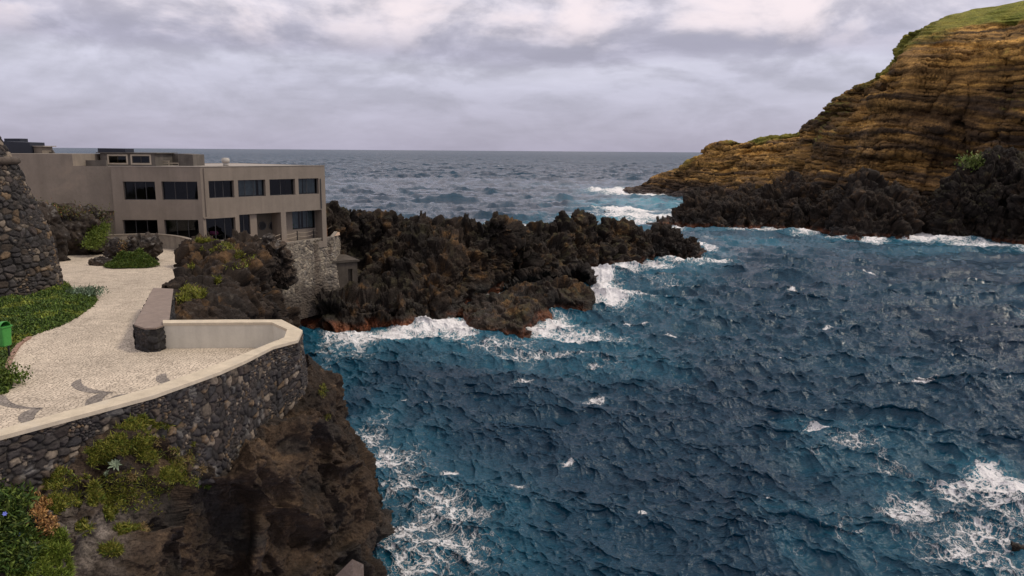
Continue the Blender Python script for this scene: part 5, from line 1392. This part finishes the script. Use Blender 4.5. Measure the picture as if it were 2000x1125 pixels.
mesh_obj('rubble_face', Pr2.reshape(-1, 3), grid_faces(*Pr2.shape[:2]), M_STONE, rw, col=c.reshape(-1, 3))
lp = MB()
for i in range(len(tl) - 1):
    a_, b_ = tl[i], tl[i + 1]; d = unit(b_ - a_); n_ = np.array([d[1], -d[0], 0]); 
    b0 = [a_ + n_ * .05 - np.array([0, 0, .1]), b_ + n_ * .05 - np.array([0, 0, .1]), b_ - n_ * .28 - np.array([0, 0, .1]), a_ - n_ * .28 - np.array([0, 0, .1])]
    lp.prism(b0, [x + np.array([0, 0, .16]) for x in b0])
lp.build('edging', M_OLDC, rw)
fe = thing('rope_fence', 'low rope fence on black posts along the restaurant deck edge', 'fence')
fpx = [(476, 483), (499, 481.5), (523, 477.5), (549.3, 473), (581, 468.8), (613, 465.2), (633, 463.2), (638.5, 462)]
pts_ = [on(x, y, zd) for x, y in fpx]
for i, q in enumerate(pts_):
    m_ = MB(); z1_ = .86
    m_.lathe(V3(q, zd - .05), [(.055, 0), (.055, z1_), (.06, z1_ + .01), (.06, z1_ + .04), (.03, z1_ + .06)], 10)
    m_.build('post', M_RUSTP if i == 7 else M_BLACKP, fe)
ends = pts_ + [on(647, 446, zd + .9)]
for lv in (.78, .40):
    for i in range(len(pts_) - 1):
        a_, b_ = pts_[i], pts_[i + 1]; seg = [a_ + (b_ - a_) * f + np.array([0, 0, lv - .14 * 4 * f * (1 - f)]) for f in np.linspace(0, 1, 9)]
        m_ = MB(); m_.tube(seg, .022, 6); m_.build('rope', M_ROPE, fe)
q = pts_[-1]; m_ = MB(); m_.tube([V3(q, zd + .72), V3(q, zd + .80) + np.array([.28, .1, .08]), V3(q, zd + 1.0) + np.array([.5, .2, .06])], [.018, .015, .012], 6); m_.build('cleat', M_ROPE, fe)

# ------------------------------------------------------------------ curved low wall and end pillar at the back of the plaza
lw = thing('low_wall', 'curved low grey cement wall across the back of the plaza', 'wall')
bp = [ter(186, 486.5), ter(220, 485.5), ter(270, 484), ter(310, 484.5), ter(345, 488), ter(366, 492.5), ter(381, 498)]
bq = catmull(np.array(bp), 50, .5); d = unit(np.gradient(bq, axis=0) * np.array([1, 1, 0])); nb_ = np.stack([-d[:, 1], d[:, 0], d[:, 2] * 0], -1)
zt1 = 9.80
lm = MB(); cm = MB()
for i in range(49):
    a_, b_ = bq[i], bq[i + 1]; ak, bk_ = a_ + nb_[i] * .3, b_ + nb_[i + 1] * .3
    lm.quad(V3(a_, 8.4), V3(b_, 8.4), V3(b_, zt1), V3(a_, zt1)); lm.quad(V3(bk_, 8.4), V3(ak, 8.4), V3(ak, zt1), V3(bk_, zt1))
    a2, b2x = a_ - nb_[i] * .04, b_ - nb_[i + 1] * .04; ak2, bk2_ = ak + nb_[i] * .04, bk_ + nb_[i + 1] * .04
    cm.quad(V3(a2, zt1 + .07), V3(b2x, zt1 + .07), V3(bk2_, zt1 + .07), V3(ak2, zt1 + .07)); cm.quad(V3(a2, zt1), V3(b2x, zt1), V3(b2x, zt1 + .07), V3(a2, zt1 + .07)); cm.quad(V3(bk2_, zt1), V3(ak2, zt1), V3(ak2, zt1 + .07), V3(bk2_, zt1 + .07))
lm.build('wall_body', M_OLDC, lw, True); cm.build('coping', M_RENDERL, lw)
ep = thing('wall_pillar', 'plastered block at the right end of the curved low wall', 'pillar')
e0, e1_, e2_, e3_ = on(376, 472.5, 9.95), on(389.5, 490, 9.95), on(424, 487, 9.95), on(402, 472, 9.95)
m_ = MB(); bb_ = [V3(q, 8.3) for q in (e0, e1_, e2_, e3_)]; m_.prism(bb_, [V3(q, 9.90) for q in (e0, e1_, e2_, e3_)]); m_.build('pillar_body', M_RENDERL, ep)
cen = (e0 + e1_ + e2_ + e3_) / 4
m_ = MB(); tt_ = [cen + (q - cen) * 1.03 for q in (e0, e1_, e2_, e3_)]; m_.prism([V3(q, 9.90) for q in tt_], [V3(q, 9.96) for q in tt_]); m_.build('cap', M_RENDERL, ep)

# ------------------------------------------------------------------ lava outcrop between the plaza and the sea
OC = [
 [(318, 640, 33.0), (345, 640, 33.5), (385, 640, 34), (430, 645, 35), (480, 655, 37), (530, 668, 42), (565, 680, 56), (600, 690, 66)],
 [(322, 612, 35.2), (348, 600, 35.6), (390, 600, 36), (440, 606, 37), (490, 618, 40), (535, 630, 47), (565, 645, 58), (595, 655, 67)],
 [(330, 578, 37.0), (356, 572, 39.0), (400, 566, 40.0), (450, 568, 41.5), (494, 580, 45), (530, 590, 52), (555, 610, 60), (590, 630, 68)],
 [(338, 570, 39.5), (368, 546, 44.5), (408, 532, 46), (455, 526, 48), (495, 540, 52), (525, 556, 57), (545, 585, 62), (585, 620, 69)],
 [(352, 562, 41.5), (380, 514, 51), (412, 500, 52.0), (452, 492, 54), (486, 506, 57), (514, 534, 60), (536, 570, 64), (580, 615, 70)],
 [(360, 558, 43), (388, 502, 54), (406, 488, 56.5), (436, 474, 58), (474, 475, 59.5), (492, 505, 61), (525, 550, 66), (580, 612, 71)],
 [(366, 560, 45), (394, 506, 57), (410, 494, 59), (440, 486, 61), (476, 490, 63), (492, 516, 64), (528, 560, 68), (580, 615, 72)],
]
OC = [[(x - .3 * max(0.0, x - 470), y, Y_) for x, y, Y_ in r_] for r_ in OC]
P = loft(pixrows(None, OC), 560, 420, .35, .3)
lm_ = np.clip((P[..., 1] - 33) / 12, .45, 1)
n0 = soft_normals(P, 24); n = n0
H, e = facet(P * .42 + 7, 1.0)
P = P + n * ((.35 * fbm(P * .4, 3) + 1.15 * H - .5 * (1 - sstep(e, 0, .10)) * sstep(fbm(P * .3 + 8, 2), 0, .3)) * lm_)[..., None]
n = unit(n0 + .5 * soft_normals(P, 10)); H, e = facet(P * 1.3 + 4, 1.1)
P = P + n * ((.26 * H + .28 * (ridged(P * .7 + 3, 4) - .3)) * lm_)[..., None]
n = unit(n0 + .6 * soft_normals(P, 6)); P = P + n * (.06 * facet(P * 3.5, 1.2, .1)[0] + .045 * ridged(P * 3.6, 3))[..., None]
n = grid_normals(P)
c, wet = lava_colour(P, 33, brown=.5, ochre=.10)
if np.mean((n * (CAM - P)).sum(-1) > 0) < .5: n = -n
OUT_P, OUT_N = P, n
tag(rock_obj('lava_outcrop', P, M_ROCKN, c, wet), 'rugged dark lava outcrop with yellow green moss between the plaza and the restaurant wall', 'rock')
growth('outcrop_moss', 'yellow green moss tufts on the lava outcrop beside the plaza', OUT_P, OUT_N,
       [(440, 484, 16, 8, 1.2), (468, 498, 12, 6, .5), (405, 487, 12, 5, .6), (480, 515, 14, 8, .7), (425, 549, 7, 6, .35), (370, 566, 16, 8, .7), (388, 576, 12, 7, .6), (358, 582, 12, 9, .8), (398, 470, 14, 4, .6), (488, 500, 8, 12, .4), (452, 520, 12, 5, .4), (375, 520, 8, 5, .25)], 2300, .19, .045, MOSS + [(.17, .19, .02)], 101, kind='stuff', lean=.8)
# rock rib leaning on the retaining wall
def blob(name, label, cen, rad, seed, amp=.25, rot=0.0, mat=None, cut=None, sub=6, brown=.5, group=None, tilt=0.0, **kw):
    b_ = bmesh.new(); bmesh.ops.create_icosphere(b_, subdivisions=sub, radius=1.0)
    V = np.array([v.co[:] for v in b_.verts]); F = np.array([[v.index for v in f.verts] for f in b_.faces]); b_.free()
    o = seed * 5.1
    R3 = np.array(rad); S3 = V * R3; u_ = 1.15 / float(np.mean(R3)) ** .35
    d = .5 * fbm(S3 * u_ * .8 + o, 3); H, e = facet(S3 * u_ * 1.1 + o, 1.0); d = d + 1.0 * H - .35 * (1 - sstep(e, 0, .15))
    H, e = facet(S3 * u_ * 3 + o, 1.1); d = d + .25 * H + .22 * ridged(S3 * u_ * 2.4 + o, 4)
    W2 = S3 + unit(V / R3) * (amp * d * float(np.min(R3)) * 1.2)[:, None]
    ct, st_ = cos(tilt), sin(tilt); W2 = np.stack([W2[:, 0] * ct - W2[:, 2] * st_, W2[:, 1], W2[:, 0] * st_ + W2[:, 2] * ct], -1)
    cr, sr = cos(rot), sin(rot); W2 = np.stack([W2[:, 0] * cr - W2[:, 1] * sr, W2[:, 0] * sr + W2[:, 1] * cr, W2[:, 2]], -1) + np.asarray(cen)
    a_ = fbm(W2 * .9 + o, 4); nz = V[:, 2]
    c = lerp(np.array((.026, .021, .018)), np.array((.066, .047, .033)), np.clip(.5 + a_, 0, 1) * brown * 1.5)
    c = lerp(c, np.array((.16, .15, .14)), sstep(fbm(W2 * 3 + o, 3) + .4 * nz, .45, .95) * .6)
    o_ = mesh_obj(name, W2, F, mat or M_ROCKN, col=c, attrs={'wet': np.zeros(len(W2))})
    tag(o_, label, 'rock', group); return o_, W2, unit(V / np.array(rad))
blob('rock_rib', 'black jagged rock rib leaning on the pale retaining wall', at(545, 512, 65.5), (.95, .8, 2.3), 3, .40, .4, tilt=.30)
# boulder with its green mound in the middle of the plaza
b0 = np.array(ter(272, 512))
blob('boulder', 'dark lava boulder in the middle of the plaza above a green mound', b0 + np.array([-.05, .9, .75]), (1.1, .9, 1.05), 8, .34, .3, brown=.3)
blob('boulder', 'smaller lichen grey rock behind the green mound in the plaza', np.array(ter(232, 512)) + np.array([0, 1.0, .55]), (1.2, .7, .85), 9, .35, .1)
blob('boulder', 'flat brown rock at the left foot of the plaza mound', np.array(ter(196, 519)) + np.array([0, .5, .12]), (.95, .6, .42), 10, .35, .2)
r = np.random.default_rng(111); N = 17000
mc = np.array(ter(246, 524)); a_ = r.uniform(0, 2 * pi, N); rr3 = np.sqrt(r.random(N))
ex = 1 + .22 * fbm(np.c_[np.cos(a_) * 1.3, np.sin(a_) * 1.3, a_ * 0 + 2], 3)
mx_, my_ = rr3 * np.cos(a_) * 1.75 * ex, rr3 * np.sin(a_) * 1.25 * ex
hz_ = 1.10 * (1 - rr3 ** 2) * np.exp(-((my_ - .9) / 1.5) ** 2) + .05
bs = np.stack([mc[0] + mx_, mc[1] + .9 + my_, tz(mc[1] + my_) + hz_ * (1 + .55 * fbm(np.c_[mx_ * 1.7, my_ * 1.7, mx_ * 0], 3))], -1)
V, F, cc = blades(bs, unit(np.stack([mx_ * .3, my_ * .3, mx_ * 0 + 1], -1)), .13, .05, tone(N, GREEN + DARKG[:2], 112), .9, 113)
tag(mesh_obj('ground_cover', V, F, M_LEAF, col=cc, smooth=False), 'bright green low plants mounded against the plaza boulder', kind='stuff')
N = 500; cpt = np.array(ter(240, 512)) + np.array([0, .4, .95]); bs = cpt + r.normal(size=(N, 3)) * np.array([.17, .2, .25])
V, F, cc = blades(bs, np.tile([0, 0, 1.0], (N, 1)), .16, .03, tone(N, DRY + [(.34, .17, .05)], 114), .9, 115)
tag(mesh_obj('dry_plant', V, F, M_LEAF, col=cc, smooth=False), 'tuft of orange dried plant on the plaza mound', 'plant')

# rocks and greenery behind the tower
blob('rock_outcrop', 'grey lichen covered rock mass behind the tower in front of the plain wall', at(128, 462, 60) + np.array([0, 0, -.3]), (3.0, 1.6, 2.75), 20, .22, 0, brown=.35)
blob('rock_outcrop', 'dark shaded rock wedged right behind the tower', at(78, 470, 55), (1.6, 1.4, 2.6), 21, .22, 0, brown=.2)
blob('rock_outcrop', 'small knobbly rock on the crest right of the grey rock mass', at(182, 432, 61.5), (1.15, .9, 1.1), 22, .3, 0, brown=.45)
r = np.random.default_rng(121); N = 5500
tt = r.random(N); sp0 = np.array(ter(172, 485)); 
bx_ = at(196, 452, 62.5); bs = np.array(at(180, 482, 57.8)) * (1 - tt[:, None]) + np.array(at(200, 440, 60.2)) * tt[:, None]
wdt = .9 * (1 - .3 * tt); bs = bs + np.c_[r.normal(size=N) * wdt * .38, r.normal(size=N) * .35, r.normal(size=N) * .13]
V, F, cc = blades(bs, np.tile([.1, -.3, 1.0], (N, 1)), .15, .05, tone(N, [(.095, .135, .018), (.125, .155, .022), (.07, .105, .016)], 122), .9, 123)
tag(mesh_obj('green_slope', V, F, M_LEAF, col=cc, smooth=False), 'bright green plants sloping down beside the grey rock to the curved wall', kind='stuff')
N = 2600; bs = np.concatenate([at(72, 412, 56) + r.normal(size=(900, 3)) * np.array([.6, .4, .35]), at(110, 415, 59) + r.normal(size=(900, 3)) * np.array([1.0, .4, .25]), at(178, 425, 61) + r.normal(size=(800, 3)) * np.array([.7, .3, .4])])
V, F, cc = blades(bs, np.tile([0, -.2, 1.0], (N, 1)), .2, .06, tone(N, [(.075, .085, .022), (.11, .10, .03), (.16, .08, .03), (.06, .07, .02)], 124), .9, 125)
tag(mesh_obj('scrub', V, F, M_LEAF, col=cc, smooth=False), 'sparse olive and rusty scrub over the rocks behind the tower', kind='stuff')

# ------------------------------------------------------------------ little concrete hut below the wall
ht = thing('concrete_hut', 'small weathered concrete pump house on the rocks right of the retaining wall', 'hut')
h0, h1 = at(653, 560, 75.5), at(699, 560, 77); h0[2] = h1[2] = 0
zt_ = at(675, 513, 76)[2]; 
hm = MB(); dH, nH, LH = fframe(h0, h1)
nH = np.array([dH[1], -dH[0], 0]); ho_ = [LH * .60, LH * .78, at(686, 534, 76)[2] - 1.1, at(686, 527, 76)[2]]
wall_sheet(hm, h0, h1, 2.0, zt_, [ho_], .35)
kk = np.array([-dH[1], dH[0], 0]) * 3.0
hm.quad(V3(h1, 2), V3(h1 + kk, 2), V3(h1 + kk, zt_), V3(h1, zt_)); hm.quad(V3(h0 + kk, 2), V3(h0, 2), V3(h0, zt_), V3(h0 + kk, zt_)); hm.quad(V3(h1 + kk, 2), V3(h0 + kk, 2), V3(h0 + kk, zt_), V3(h1 + kk, zt_))
d_ = ho_; k2 = kk * .12
hm.quad(V3(h0 + dH * d_[0] + k2, d_[2]), V3(h0 + dH * d_[1] + k2, d_[2]), V3(h0 + dH * d_[1] + k2, d_[3]), V3(h0 + dH * d_[0] + k2, d_[3]))
M_HUT = plain('hut_concrete', (.075, .062, .050), .92, .25, 1.5, .012, .35)
hm.build('hut_wall', M_HUT, ht)
e_ = .18; b0 = [h0 - dH * e_ - kk * .06, h1 + dH * e_ - kk * .06, h1 + dH * e_ + kk * 1.06, h0 - dH * e_ + kk * 1.06]
m_ = MB()
for i in range(8):
    f0, f1_ = i / 8, (i + 1) / 8; cz = lambda f: .30 * math.sin(pi * (.25 + .5 * f)) - .18
    l = lambda a_, b_, f: a_ + (b_ - a_) * f
    bb_ = [V3(l(b0[0], b0[1], f0), zt_), V3(l(b0[0], b0[1], f1_), zt_), V3(l(b0[3], b0[2], f1_), zt_), V3(l(b0[3], b0[2], f0), zt_)]
    m_.prism(bb_, [V3(bb_[0], zt_ + .12 + cz(f0)), V3(bb_[1], zt_ + .12 + cz(f1_)), V3(bb_[2], zt_ + .3 + cz(f1_)), V3(bb_[3], zt_ + .3 + cz(f0))])
m_.build('hut_roof', M_HUT, ht)
# green tuft on the lava stack
tf = at(1905, 318, 160); N = 700; bs = tf + r.normal(size=(N, 3)) * np.array([1.5, .8, .7]) + np.c_[np.zeros(N), np.zeros(N), np.zeros(N)]
V, F, cc = blades(bs, np.tile([-.3, -.5, 1.0], (N, 1)), .6, .25, tone(N, [(.15, .20, .04), (.20, .22, .08), (.11, .16, .03)], 131), .9, 132)
tag(mesh_obj('bush', V, F, M_LEAF, col=cc, smooth=False), 'pale green bush on the shoulder of the big lava buttress', 'bush')
